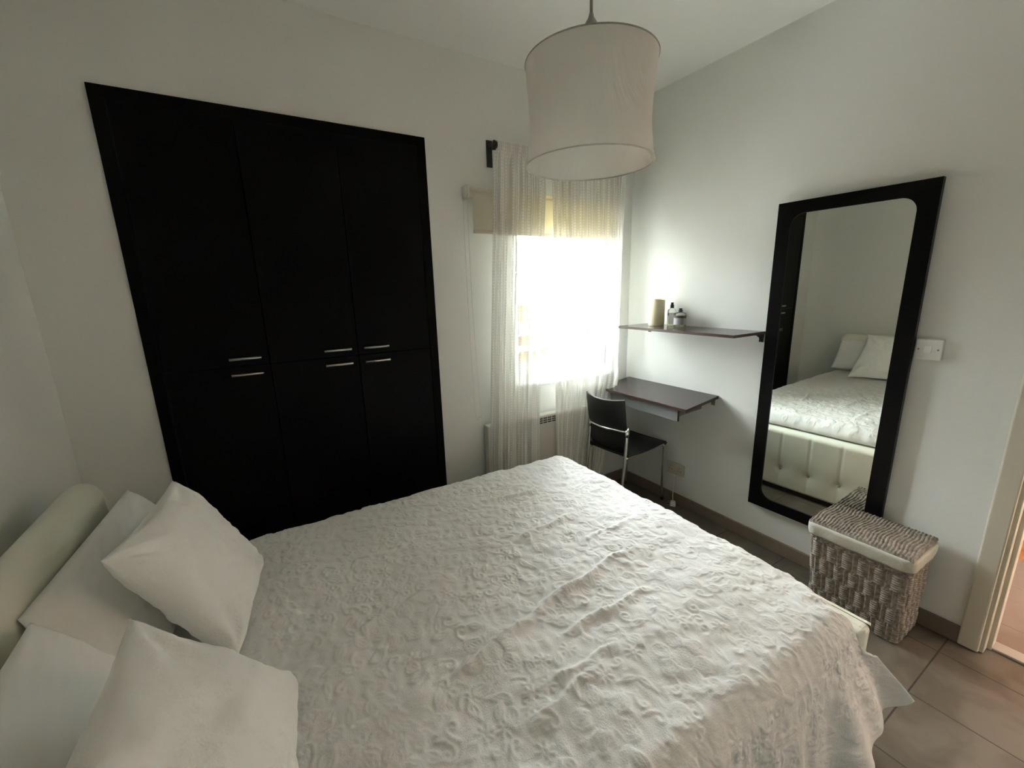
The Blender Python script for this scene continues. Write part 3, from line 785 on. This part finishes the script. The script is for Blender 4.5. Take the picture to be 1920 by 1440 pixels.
# lid: weavers run front to back over stakes
hx, hyy = 0.142, 0.190
nx, ny = 130, 200
gx = np.linspace(-1, 1, nx)[:, None] + np.zeros((1, ny)); gy = np.linspace(-1, 1, ny)[None, :] + np.zeros((nx, 1))
X = gx * hx; Y = gy * hyy
warpY = Y + 0.004 * np.sin(X * 38) + 0.003 * np.sin(Y * 21 + X * 15)
cell = np.floor((X + 0.002 * np.sin(Y * 60)) / 0.024)
wv = np.abs(np.sin(math.pi * (warpY / 0.0125) + 0.0)) ** 0.7
alt = np.cos(math.pi * X / 0.024 + math.pi * np.floor(warpY / 0.0125))
Z = 0.008 + 0.0065 * wv * (0.8 + 0.2 * alt) + rng.normal(0, 0.0003, X.shape)
edge = np.maximum(np.abs(gx), np.abs(gy))
Z -= 0.014 * np.clip((edge - 0.965) / 0.035, 0, 1) ** 2
Z += 0.006 * (1 - gx ** 2)
lid = link_mesh('lid', grid_mesh('lid', np.stack([X, Y, Z + 0.445], -1)), WICKER, hm, smooth=True)
ll = rrect_pts(0.140, 0.188, 0.02, 0.01)
bm = bmesh.new()
lo = [bm.verts.new((x, y, 0.441)) for x, y in ll]; hi = [bm.verts.new((x, y, 0.453)) for x, y in ll]
for k in range(len(ll)):
    q = (k + 1) % len(ll); bm.faces.new((lo[k], lo[q], hi[q], hi[k]))
bm.faces.new(lo[::-1])
lr = obj('lid_rim', bm, WICKER, lid, smooth=False)
# liner folded over the rim
ln = np.array(rrect_pts(0.1435, 0.1905, 0.032, 0.006)); ln = np.vstack([ln, ln[:1]])
prof = [(-0.006, 0.440), (0.0, 0.4425), (0.0045, 0.440), (0.006, 0.430), (0.007, 0.410), (0.006, 0.392), (0.0045, 0.386)]
P = np.zeros((len(ln), len(prof), 3))
tn = np.gradient(ln, axis=0); nn_ = np.stack([tn[:, 1], -tn[:, 0]], -1); nn_ /= np.linalg.norm(nn_, axis=1)[:, None]
if (nn_[2] @ ln[2]) < 0: nn_ = -nn_
for i in range(len(ln)):
    for j, (o_, z) in enumerate(prof):
        wv_ = 0.0022 * noise.noise(Vector((ln[i, 0] * 30, ln[i, 1] * 30, z * 20))) * (j > 1)
        dz = 0.006 * noise.noise(Vector((ln[i, 0] * 14, ln[i, 1] * 14, 3))) * (j > 4)
        sc_ = 1 - 0.2 * (0.4425 - z)
        P[i, j] = (ln[i, 0] * sc_ + nn_[i, 0] * (o_ + wv_) + 0.035 * (1 - z / HB) , ln[i, 1] * (1 - 0.1 * (0.4425 - z)) + nn_[i, 1] * (o_ + wv_), z + dz)
lo_ = link_mesh('liner', grid_mesh('liner', P), LINER, hm, smooth=True)
s = lo_.modifiers.new('solid', 'SOLIDIFY'); s.thickness = 0.0015

# ------------------------------------------------------------------ bed
BY0, BY1 = -1.932, -0.452
bed = thing('bed', 'upholstered cream leatherette double bed with tufted footboard and headboard', 'bed', (-1.9, -1.192, 0))
def BD(*b): return (b[0] + 1.9, b[1] + 1.9, b[2] + 1.192, b[3] + 1.192, b[4], b[5])
obj('plinth', B(BD(-2.95, -0.885, BY0 + 0.02, BY1 - 0.02, 0.0, 0.03)), mat('dark_brown_plinth', (0.03, 0.022, 0.018), 0.6), bed)
obj('side_rail', B(BD(-2.95, -0.92, BY0, BY0 + 0.05, 0.03, 0.41)), CREAM, bed, bevel=0.015, seg=4)
obj('side_rail', B(BD(-2.95, -0.92, BY1 - 0.05, BY1, 0.03, 0.41)), CREAM, bed, bevel=0.015, seg=4)
obj('mattress', B(BD(-2.94, -0.965, -1.865, -0.50, 0.30, 0.545)), MATTR, bed, bevel=0.05, seg=4)
def tufted(name, w_, z0, z1, th, btn_z, btns, parent, loc, face=1, round_top=0.03, amp=0.022, pleat=True):
    """padded board lying in the local y-z plane, padded face towards +x (face=1)"""
    nY, nZ = 220, 90
    ys = np.linspace(-w_ / 2, w_ / 2, nY)[:, None] + np.zeros((1, nZ)); tt = np.linspace(0, 1, nZ)[None, :] + np.zeros((nY, 1))
    zs = z0 + (z1 - z0) * tt
    e = np.minimum(np.minimum((w_ / 2 - np.abs(ys)), (z1 - zs)), (zs - z0) * 1.5)
    bulge = np.sqrt(np.clip(1 - (1 - np.clip(e / (th * 0.85), 0, 1)) ** 2, 0, 1))
    x = th * bulge
    for by in btns:
        d2 = ((ys - by) ** 2 + (zs - btn_z) ** 2)
        x -= amp * (0.55 * np.exp(-d2 / (2 * 0.016 ** 2)) + 0.45 * np.exp(-d2 / (2 * 0.045 ** 2)))
        if pleat:
            wdt = 0.006 + 0.0
            x -= 0.0030 * np.exp(-((ys - by) ** 2) / (2 * wdt ** 2)) * (zs > btn_z) * bulge
            x -= 0.0015 * np.exp(-((ys - by) ** 2) / (2 * wdt ** 2)) * (zs <= btn_z) * bulge
    P = np.stack([face * x, ys, zs], -1)
    o = link_mesh(name, grid_mesh(name, P, flip=(face < 0)), CREAM, parent, smooth=True, loc=loc)
    return o
# footboard: outer face looks at the mirror wall, top is padded
btn_y = [-1.80 + 1.192 + k * 0.1865 for k in range(7)]
btn_y = [y for y in btn_y if abs(y) < 0.68]
fb = obj('footboard', B(BD(-0.945, -0.885, BY0 + 0.0, BY1 - 0.0, 0.03, 0.4815)), CREAM, bed, bevel=0.020, seg=4)
tufted('padded_face', 1.478, 0.032, 0.482, 0.038, 0.178, btn_y, fb, (-0.897 + 1.9, 0, 0), 1)
tufted('padded_back', 1.476, 0.30, 0.481, 0.030, 0.178, [], fb, (-0.933 + 1.9, 0, 0), -1)
for y in btn_y:
    bb = bmesh.new()
    tube(bb, [(0.003, y, 0.178), (0.010, y, 0.178), (0.0135, y, 0.178), (0.0155, y, 0.178)], [0.0125, 0.0125, 0.010, 0.004], 14)
    obj('button', bb, CREAM_BTN, fb, smooth=True, loc=(-0.892 + 1.9, 0, 0))
# headboard: thick, puffy, round-shouldered
def headboard():
    nY, nA = 200, 64
    w2 = 0.765; P = np.zeros((nY, nA, 3))
    for i in range(nY):
        y = -w2 + 2 * w2 * i / (nY - 1)
        e = min(1.0, (w2 - abs(y)) / 0.07)
        k = math.sqrt(max(0.0, 1 - (1 - e) ** 2))
        topz = 0.905 + 0.062 * k 
        thk = 0.052 * (0.25 + 0.75 * k)
        for j in range(nA):
            a = -0.25 + 1.5 * j / (nA - 1)      # 0..1 over the top
            if a < 0: x, z = thk, topz - 0.055 + (a / 0.25) * (topz - 0.055 - 0.2)
            elif a > 1: x, z = -thk, topz - 0.055 - ((a - 1) / 0.25) * (topz - 0.055 - 0.2)
            else: x, z = thk * math.cos(math.pi * a), topz - 0.055 + 0.055 * math.sin(math.pi * a)
            if a < 0: x += 0.012 * math.sin(max(0, min(1, (z - 0.45) / 0.42)) * math.pi)
            P[i, j] = (x, y, z)
    o = link_mesh('headboard', grid_mesh('headboard', P), CREAM, bed, smooth=True, loc=(-3.018 + 1.9, 0, 0))
    bm = bmesh.new()
    for yy in (-w2 + 0.002, w2 - 0.002): box(bm, -0.013, 0.013, yy - 0.002, yy + 0.002, 0.2, 0.85)
    return o
headboard()
obj('headboard_leg', B(BD(-3.05, -2.99, BY0 + 0.03, BY0 + 0.09, 0, 0.3), BD(-3.05, -2.99, BY1 - 0.09, BY1 - 0.03, 0, 0.3), BD(-3.05, -2.95, BY0, BY1, 0.05, 0.45)), CREAM, bed)

# ---- bedspread with raised flowers, leaves and curls woven in
ZT = 0.585
def arc_profile():
    r = 0.075
    pts = [(-0.400, 0.40)]
    def fil(cy, cz, a0, a1, n=14):
        for k in range(n + 1):
            a = math.radians(a0 + (a1 - a0) * k / n); pts.append((cy + r * math.cos(a), cz + r * math.sin(a)))
    fil(-0.400 - r, ZT - r, 0, 90)
    fil(-1.940 + r, ZT - r, 90, 180)
    pts.append((-1.950, 0.14))
    return np.array(pts)
pr = arc_profile(); ds = np.hypot(*np.diff(pr, axis=0).T); cs = np.concatenate([[0], np.cumsum(ds)])
STEP = 0.0036
ns = int(cs[-1] / STEP); sv = np.linspace(0, cs[-1], ns)
py = np.interp(sv, cs, pr[:, 0]); pz = np.interp(sv, cs, pr[:, 1])
XB0, XB1 = -2.93, -0.935
nb = int((XB1 - XB0) / STEP); bv = np.linspace(XB0, XB1, nb)
# arc coordinate with s measured so that on the top it equals -y offset
s_top0 = np.interp(-0.475, pr[::-1, 0][:0] if False else np.array([-9, 9]), np.array([0, 0]))
HG = np.zeros((ns, nb))
def y2s(y): return float(np.interp(-y, -py, sv))
def stroke(pts, hgt=0.0024, sig=0.0032):
    """pts in (s, x) metres; leaves a rounded cord on the height map"""
    pts = np.array(pts)
    d = np.hypot(*np.diff(pts, axis=0).T); L = np.concatenate([[0], np.cumsum(d)])
    n = max(2, int(L[-1] / (STEP * 0.7))); q = np.linspace(0, L[-1], n)
    ps = np.interp(q, L, pts[:, 0]); px = np.interp(q, L, pts[:, 1])
    R = int(sig * 2.6 / STEP) + 1
    for a, b in zip(ps, px):
        i = a / STEP; j = (b - XB0) / STEP
        i0, j0 = int(round(i)), int(round(j))
        if i0 < R or j0 < R or i0 >= ns - R or j0 >= nb - R: continue
        ii_ = np.arange(i0 - R, i0 + R + 1)[:, None] - i; jj_ = np.arange(j0 - R, j0 + R + 1)[None, :] - j
        g_ = hgt * np.exp(-(ii_ ** 2 + jj_ ** 2) * STEP ** 2 / (2 * sig ** 2))
        sl_ = HG[i0 - R:i0 + R + 1, j0 - R:j0 + R + 1]
        np.maximum(sl_, g_, out=sl_)
def rot(p, a): return (p[0] * math.cos(a) - p[1] * math.sin(a), p[0] * math.sin(a) + p[1] * math.cos(a))
def place(pts, c, a, sc=1.0): return [(c[0] + sc * rot(p, a)[0], c[1] + sc * rot(p, a)[1]) for p in pts]
def flower(c, a, sc=1.0, petals=6):
    for k in range(petals):
        pa = a + 2 * math.pi * k / petals
        for q in (-2, -1, 0, 1, 2):
            o_ = q * 0.0075
            L = 0.040 - 0.004 * q * q
            stroke(place([(0.034, o_ * 0.8), (0.034 + L * 0.5, o_ * 1.25), (0.034 + L, o_ * 0.95)], c, pa, sc), 0.0030, 0.0026)
        stroke(place([(0.030, 0.016), (0.055, 0.024), (0.076, 0.012), (0.082, 0), (0.076, -0.012), (0.055, -0.024), (0.030, -0.016)], c, pa, sc), 0.0022, 0.0030)
    for k in range(-3, 4):
        h_ = math.sqrt(max(0.0, 1 - (k / 3.6) ** 2)) * 0.028
        stroke(place([(k * 0.0078, -h_), (k * 0.0078, h_)], c, a, sc), 0.0022, 0.0022)
        stroke(place([(-h_, k * 0.0078), (h_, k * 0.0078)], c, a, sc), 0.0022, 0.0022)
def leaf(c, a, L=0.07, curv=0.3, n=3, hgt=0.0026):
    for q in range(n):
        o_ = (q - (n - 1) / 2) * 0.011
        pts = []
        for t in np.linspace(0, 1, 7):
            pts.append((L * t, o_ * math.sin(math.pi * min(1, t * 1.1)) + curv * L * t * t))
        stroke(place(pts, c, a), hgt, 0.0030)
def curl(c, a, r0=0.028, turns=1.2, flip=1):
    pts = []
    for t in np.linspace(0, 1, 22):
        r = r0 * (1 - 0.75 * t); th = 2 * math.pi * turns * t * flip
        pts.append((r * math.cos(th), r * math.sin(th)))
    stroke(place(pts, c, a), 0.0030, 0.0034)
    stroke(place([(r0, 0), (r0 * 1.2, -r0 * 0.8 * flip), (r0 * 0.9, -r0 * 1.8 * flip)], c, a), 0.0028, 0.0034)
def sprig(c, a, L=0.30, n=8, bend=0.25):
    st = [(L * t, bend * L * math.sin(t * math.pi * 0.6)) for t in np.linspace(0, 1, 14)]
    stroke(place(st, c, a), 0.0030, 0.0030)
    stroke(place([(x, y + 0.006) for x, y in st], c, a), 0.0026, 0.0026)
    for k in range(1, n + 1):
        t = k / n
        p = (L * t, bend * L * math.sin(t * math.pi * 0.6)); pw = place([p], c, a)[0]
        for sgn in (-1, 1):
            if k % 2: leaf(pw, a + sgn * 0.85 + bend * 0.3, 0.052 * (1.1 - 0.4 * t), -0.35 * sgn, 3)
            else: leaf(pw, a + sgn * 0.6, 0.040, -0.5 * sgn, 2)
occ = []
def free(c, r):
    for p, q in occ:
        if (p[0] - c[0]) ** 2 + (p[1] - c[1]) ** 2 < (r + q) ** 2: return False
    return True
fl = [(-1.76, -1.885), (-1.749, -1.599), (-1.381, -1.071), (-1.75, -1.306), (-1.235, -2.201), (-1.47, -2.021), (-1.20, -1.62), (-0.80, -1.88), (-0.72, -1.28), (-0.95, -1.45),
      (-1.52, -1.33), (-0.70, -2.35), (-1.05, -2.62), (-1.62, -2.35), (-1.08, -1.15), (-0.52, -1.58)]
for k, (y, x) in enumerate(fl):
    c = (y2s(y), x); occ.append((c, 0.085)); flower(c, rng.uniform(0, 1), rng.uniform(0.92, 1.08), 6 if k % 3 else 5)
for k in range(70):
    c = (rng.uniform(0.08, cs[-1] - 0.05), rng.uniform(XB0 + .1, XB1 - 0.08)); a = rng.uniform(0.3, 1.2) + (math.pi if rng.random() < .5 else 0)
    L = rng.uniform(0.18, 0.30)
    mid = (c[0] + L * 0.55 * math.cos(a), c[1] + L * 0.55 * math.sin(a)); end = (c[0] + L * 0.9 * math.cos(a), c[1] + L * 0.9 * math.sin(a))
    if free(mid, 0.045) and free(end, 0.03) and free(c, 0.03):
        sprig(c, a, L, 7, rng.uniform(-0.3, 0.3)); occ.append((mid, 0.055)); occ.append((end, 0.04)); occ.append((c, 0.04))
cnt = 0
for k in range(2600):      # fine hatching between the motifs
    c = (rng.uniform(0.02, cs[-1] - 0.02), rng.uniform(XB0 + .02, XB1 - 0.02))
    a = rng.uniform(0, 2 * math.pi); L_ = rng.uniform(0.012, 0.03); k_ = rng.uniform(-0.5, 0.5)
    stroke(place([(0, 0), (L_ * .5, k_ * L_ * .5), (L_, 0)], c, a), rng.uniform(0.0008, 0.0017), 0.0028)
for k in range(5200):
    c = (rng.uniform(0.02, cs[-1] - 0.02), rng.uniform(XB0 + .02, XB1 - 0.02))
    if not free(c, 0.014): continue
    occ.append((c, 0.017)); cnt += 1
    u_ = rng.random(); a = rng.uniform(0, 2 * math.pi)
    if u_ < 0.60: leaf((c[0] - 0.02 * math.cos(a), c[1] - 0.02 * math.sin(a)), a, rng.uniform(0.035, 0.06), rng.uniform(-0.6, 0.6), rng.integers(2, 5))
    elif u_ < 0.82: curl(c, a, rng.uniform(0.012, 0.020), rng.uniform(0.6, 1.2), 1 if rng.random() < .5 else -1)
    else:
        for q in range(7): stroke(place([(0.006, 0), (0.020, 0.003)], c, a + q * 2 * math.pi / 7), 0.0028, 0.0026)
SS, BB = np.meshgrid(sv, bv, indexing='ij')
PY0 = py[:, None] + 0 * BB; PZ0 = pz[:, None] + 0 * BB
topness = np.clip((PZ0 - (ZT - 0.03)) / 0.03, 0, 1)
drop = np.clip((ZT - 0.075 - PZ0) / 0.37, 0, 1) * (PY0 < -1.2)          # 0..1 down the near side
# large soft undulation (quilting rumple)
def fbm(a, b, seed, sc_):
    out = np.zeros_like(a); r2 = np.random.default_rng(seed)
    for k in range(16):
        th = r2.uniform(0, 2 * math.pi); fq = sc_ * r2.uniform(0.6, 1.8); ph = r2.uniform(0, 6.28)
        out += np.sin(fq * (a * math.cos(th) + b * math.sin(th)) + ph)
    return out / 4.0
lowf = 0.0035 * fbm(SS, BB, 1, 14) + 0.0018 * fbm(SS, BB, 2, 42) + 0.0011 * fbm(SS, BB, 3, 110)
folds = np.zeros_like(SS)
for (x0, y0, x1, y1, h_, sg) in ((-2.19, -1.49, -1.62, -1.36, .010, .010), (-1.75, -1.40, -1.35, -1.325, .012, .010), (-1.72, -1.07, -1.38, -1.02, .009, .010),
                                 (-1.66, -.71, -1.33, -.775, .011, .010), (-1.85, -1.52, -1.43, -1.515, .011, .010), (-1.93, -1.62, -1.70, -1.63, .009, .008),
                                 (-2.35, -1.20, -1.95, -1.10, .006, .012), (-1.50, -1.20, -1.15, -1.19, .007, .010), (-2.05, -1.68, -1.80, -1.66, .007, .010), (-2.45, -1.5, -2.15, -1.46, .006, .012)):
    dx, dy = x1 - x0, y1 - y0; L2 = dx * dx + dy * dy
    t = ((BB - x0) * dx + (PY0 - y0) * dy) / L2; tc = np.clip(t, 0, 1)
    dd = (BB - x0 - tc * dx) * (-dy) / math.sqrt(L2) + (PY0 - y0 - tc * dy) * dx / math.sqrt(L2)
    dd = dd + 0.006 * np.sin(BB * 30 + y0 * 50)
    ends = np.exp(-((t - tc) ** 2) * L2 / (2 * 0.03 ** 2)) * np.clip(np.sin(math.pi * np.clip(t, 0.02, 0.98)) * 2.0, 0.15, 1)
    sgm = np.where(dd > 0, sg * 0.55, sg * 1.5)
    folds += h_ * np.exp(-dd ** 2 / (2 * sgm ** 2)) * ends
hgt = HG * 1.0 + lowf + folds * topness
# position
X = BB.copy(); Y = PY0.copy(); Z = PZ0.copy()
# foot end turns down inside the footboard
tf = np.clip((BB + 1.035) / 0.10, 0, 1)
Z -= (0.095 * (1 - np.sqrt(np.clip(1 - tf ** 2, 0, 1)))) * np.clip((PZ0 - 0.40) / 0.15, 0, 1)
Z += 0.010 * np.sin(np.clip((BB + 2.9) / 1.9, 0, 1) * math.pi) * topness
# near side flares out, and the corner flap swings past the footboard
wx = smooth01(np.clip((BB + 1.30) / 0.36, 0, 1))
wc = smooth01(np.clip((-1.70 - PY0) / 0.20, 0, 1)) * smooth01(np.clip((BB + 1.25) / 0.30, 0, 1))
ec = np.clip((BB + 1.005) / 0.07, 0, 0.99)
X += -0.055 * wc + 0.225 * wx * np.sin(np.clip(drop, 0, 1) * math.pi / 2) * (0.55 + 0.45 * drop)
foldw = 0.030 * np.sin((BB + 0.1) * 2 * math.pi / 0.27 + 0.8) + 0.014 * np.sin(BB * 2 * math.pi / 0.115 + 2)
flare = drop * (0.045 + 0.025 * wx) + drop ** 1.2 * foldw * (0.45 + 0.45 * np.clip((BB + 2.2), 0, 1))
Y -= flare * (drop > 0)
Z += drop * 0.02 * wx + 0.055 * drop ** 3 * (1 - np.sqrt(np.clip(1 - ec ** 2, 0, 1)))
# normals of the base surface for the relief
P0 = np.stack([X, Y, Z], -1)
du = np.gradient(P0, axis=0); dv = np.gradient(P0, axis=1)
nn_ = np.cross(dv, du); nn_ /= np.linalg.norm(nn_, axis=2)[..., None] + 1e-9
if nn_[ns // 2, nb // 2, 2] < 0: nn_ = -nn_
flip_ = bool(np.cross(du[ns // 2, nb // 2], dv[ns // 2, nb // 2])[2] < 0)
relief = (hgt + HG * 0.12) * (1 - 0.45 * drop)
P1 = P0 + nn_ * relief[..., None]
bs = link_mesh('bedspread', grid_mesh('bedspread', P1, flip=flip_), COVER, smooth=True)
tag(bs, 'white bedspread with raised floral weave draped over the bed', 'bedspread')
s = bs.modifiers.new('solid', 'SOLIDIFY'); s.thickness = 0.003; s.offset = -1

# ------------------------------------------------------------------ pillows and cushions
def pillow(name, label, cat, corners, thick, m_, seed, n=70, sag=0.05, wr=0.006, ear=0.02, back=1.0):
    """corners: a, b, c, d around the cushion (world); puffs to both sides"""
    a, b, c, d = [Vector(p) for p in corners]
    cen = (a + b + c + d) / 4
    nrm = ((b - a).cross(d - a) + (c - b).cross(a - b)).normalized()
    size = ((b - a).length + (d - a).length) / 2
    sides = []
    for sgn in (1, -1):
        P = np.zeros((n, n, 3))
        for i in range(n):
            for j in range(n):
                u = i / (n - 1); v = j / (n - 1)
                uu, vv = 2 * u - 1, 2 * v - 1
                # edges curve inwards between the corners
                su = 1 - sag * (1 - vv * vv); sv_ = 1 - sag * (1 - uu * uu)
                U2, V2 = (uu * su + 1) / 2, (vv * sv_ + 1) / 2
                p = a * (1 - U2) * (1 - V2) + b * U2 * (1 - V2) + c * U2 * V2 + d * (1 - U2) * V2
                h_ = ((1 - uu ** 2) * (1 - vv ** 2)) ** 0.42
                q = Vector((uu * 2.1, vv * 2.1, seed * 3.1 + (0 if sgn > 0 else 9)))
                w0 = noise.noise(q) * 0.9 + 0.5 * noise.noise(q * 2.3) + 0.35 * noise.noise(Vector((q.x * 5 + q.y * 2, q.y * 3.2, q.z))) + 0.15 * noise.noise(q * 9)
                # creases that run in from the corners
                cr_ = 0.0
                for (cu, cv) in ((-1, -1), (1, -1), (1, 1), (-1, 1)):
                    du_, dv_ = uu - cu, vv - cv; rr = math.hypot(du_, dv_) + 1e-6; th = math.atan2(dv_, du_)
                    cr_ += math.cos(th * 9 + seed + cu) * math.exp(-((rr - 0.35) / 0.28) ** 2)
                hh_ = thick / 2 * h_ * (1 + 0.10 * w0) + wr * (cr_ * 0.7 + w0 * 0.6) * min(1, h_ * 1.5)
                hh_ = max(hh_, 0.0012)
                p = p + nrm * sgn * hh_ * (1.0 if sgn > 0 else back)
                P[i, j] = p
        sides.append(P)
    bm = bmesh.new()
    V = []
    for k, P in enumerate(sides):
        V.append([[bm.verts.new(P[i, j]) for j in range(n)] for i in range(n)])
    for k in (0, 1):
        for i in range(n - 1):
            for j in range(n - 1):
                f = (V[k][i][j], V[k][i + 1][j], V[k][i + 1][j + 1], V[k][i][j + 1])
                bm.faces.new(f if k == 0 else f[::-1])
    rim = [(i, 0) for i in range(n)] + [(n - 1, j) for j in range(1, n)] + [(i, n - 1) for i in range(n - 2, -1, -1)] + [(0, j) for j in range(n - 2, 0, -1)]
    for q in range(len(rim)):
        i, j = rim[q]; i2, j2 = rim[(q + 1) % len(rim)]
        bm.faces.new((V[0][i][j], V[1][i][j], V[1][i2][j2], V[0][i2][j2]))
    o = obj(name, bm, m_, smooth=True)
    return tag(o, label, cat)

# bed pillows lean on the headboard
pillow('bed_pillow', 'large white pillow leaning on the headboard, nearer the wardrobe', 'pillow',
       [(-2.962, -1.118, 0.898), (-2.79, -1.27, 0.640), (-2.725, -0.47, 0.640), (-2.905, -0.475, 0.910)], 0.12, LINEN2, 1.0, sag=0.005)
pillow('bed_pillow', 'large white pillow leaning on the headboard, at the lower left edge of the photo', 'pillow',
       [(-2.925, -1.80, 0.910), (-2.725, -1.82, 0.630), (-2.725, -1.17, 0.630), (-2.930, -1.158, 0.905)], 0.12, LINEN2, 2.0, sag=0.035)
pillow('throw_cushion', 'square white cushion propped on the pillow nearer the wardrobe', 'cushion',
       [(-2.813, -1.125, 0.985), (-2.609, -1.128, 0.605), (-2.540, -0.680, 0.605), (-2.733, -0.735, 1.003)], 0.15, LINEN, 3.0, sag=0.06, wr=0.013)
pillow('throw_cushion', 'square white cushion standing nearest the camera, leaning on the pillows', 'cushion',
       [(-2.722, -1.365, 0.970), (-2.765, -1.80, 0.945), (-2.505, -1.745, 0.612), (-2.479, -1.285, 0.612)], 0.15, LINEN, 4.0, sag=0.085, wr=0.013)

# ------------------------------------------------------------------ outside
struct('ground_outside', B((-30, 40, 0.8, 40, -3.1, -3.0)), PAVE)
ex = thing('apartment_house', 'ochre apartment house with white balcony bands seen through the window', 'building', (6, 8, -3))
obj('facade', B((-12, 16, 0.0, 3, 0, 4.15)), FACADE, ex)
obj('upper_wall', B((-12, 16, 0.02, 3, 4.15, 5.8)), FACP, ex)
obj('cornice', B((-12, 16, -0.25, 0.02, 4.1, 4.25)), FACW, ex)
obj('balcony_band', B((-12, 16, -0.35, 0.0, 3.25, 3.60)), FACW, ex)
obj('balcony_band', B((-12, 16, -0.3, 0.0, 2.80, 2.93)), FACW, ex)
obj('cornice', B((-12, 16, -0.12, 0.02, 4.5, 4.62)), FACW, ex)
def shrub(x, y, h_, label):
    t = thing('shrub', label, 'shrub', (x, y, -3))
    bm = bmesh.new()
    for k in range(5):
        a = k * 1.3; tube(bm, [(0, 0, 0), (0.25 * math.cos(a), 0.2 * math.sin(a), h_ * 0.5), (0.5 * math.cos(a), 0.4 * math.sin(a), h_ * 0.85)], [0.04, 0.025, 0.01], 6)
    obj('stem', bm, STEM, t)
    bm = bmesh.new()
    for k in range(1500):
        th, ph = random.uniform(0, 6.283), math.acos(random.uniform(-0.6, 1)); r = random.uniform(0.75, 1.0)
        c = Vector((0.95 * r * math.sin(ph) * math.cos(th), 0.6 * r * math.sin(ph) * math.sin(th), h_ * 0.66 + h_ * 0.34 * r * math.cos(ph)))
        d1 = Vector([random.gauss(0, 1) for _ in range(3)]).normalized(); d2 = d1.orthogonal().normalized()
        L = random.uniform(0.07, 0.12); W_ = L * 0.45
        vs = [bm.verts.new(c + d1 * L), bm.verts.new(c + d2 * W_ + d1 * 0.2 * L), bm.verts.new(c - d1 * L), bm.verts.new(c - d2 * W_ + d1 * 0.2 * L)]
        bm.faces.new(vs)
    obj('foliage', bm, LEAF, t, recalc=False)
shrub(4.9, 7.1, 3.05, 'green leafy shrub outside, seen in the gap between the curtains')
# low wooden furniture foot just inside the hallway
hb = thing('wooden_cabinet', 'orange wooden furniture edge in the hallway beyond the doorway', 'cabinet', (1.25, -2.25, 0))
obj('cabinet_body', B((-0.22, 0.22, -0.35, 0.30, 0.06, 0.85)), ORANGE, hb, bevel=0.01)
obj('door', B((-0.235, -0.221, -0.33, -0.03, 0.08, 0.80), (-0.235, -0.221, -0.02, 0.28, 0.08, 0.80)), ORANGE, hb, bevel=0.004)
for sx in (-0.2, 0.16):
    for sy in (-0.33, 0.24): obj('foot', B((sx, sx + 0.04, sy, sy + 0.04, 0, 0.06)), ORANGE, hb)
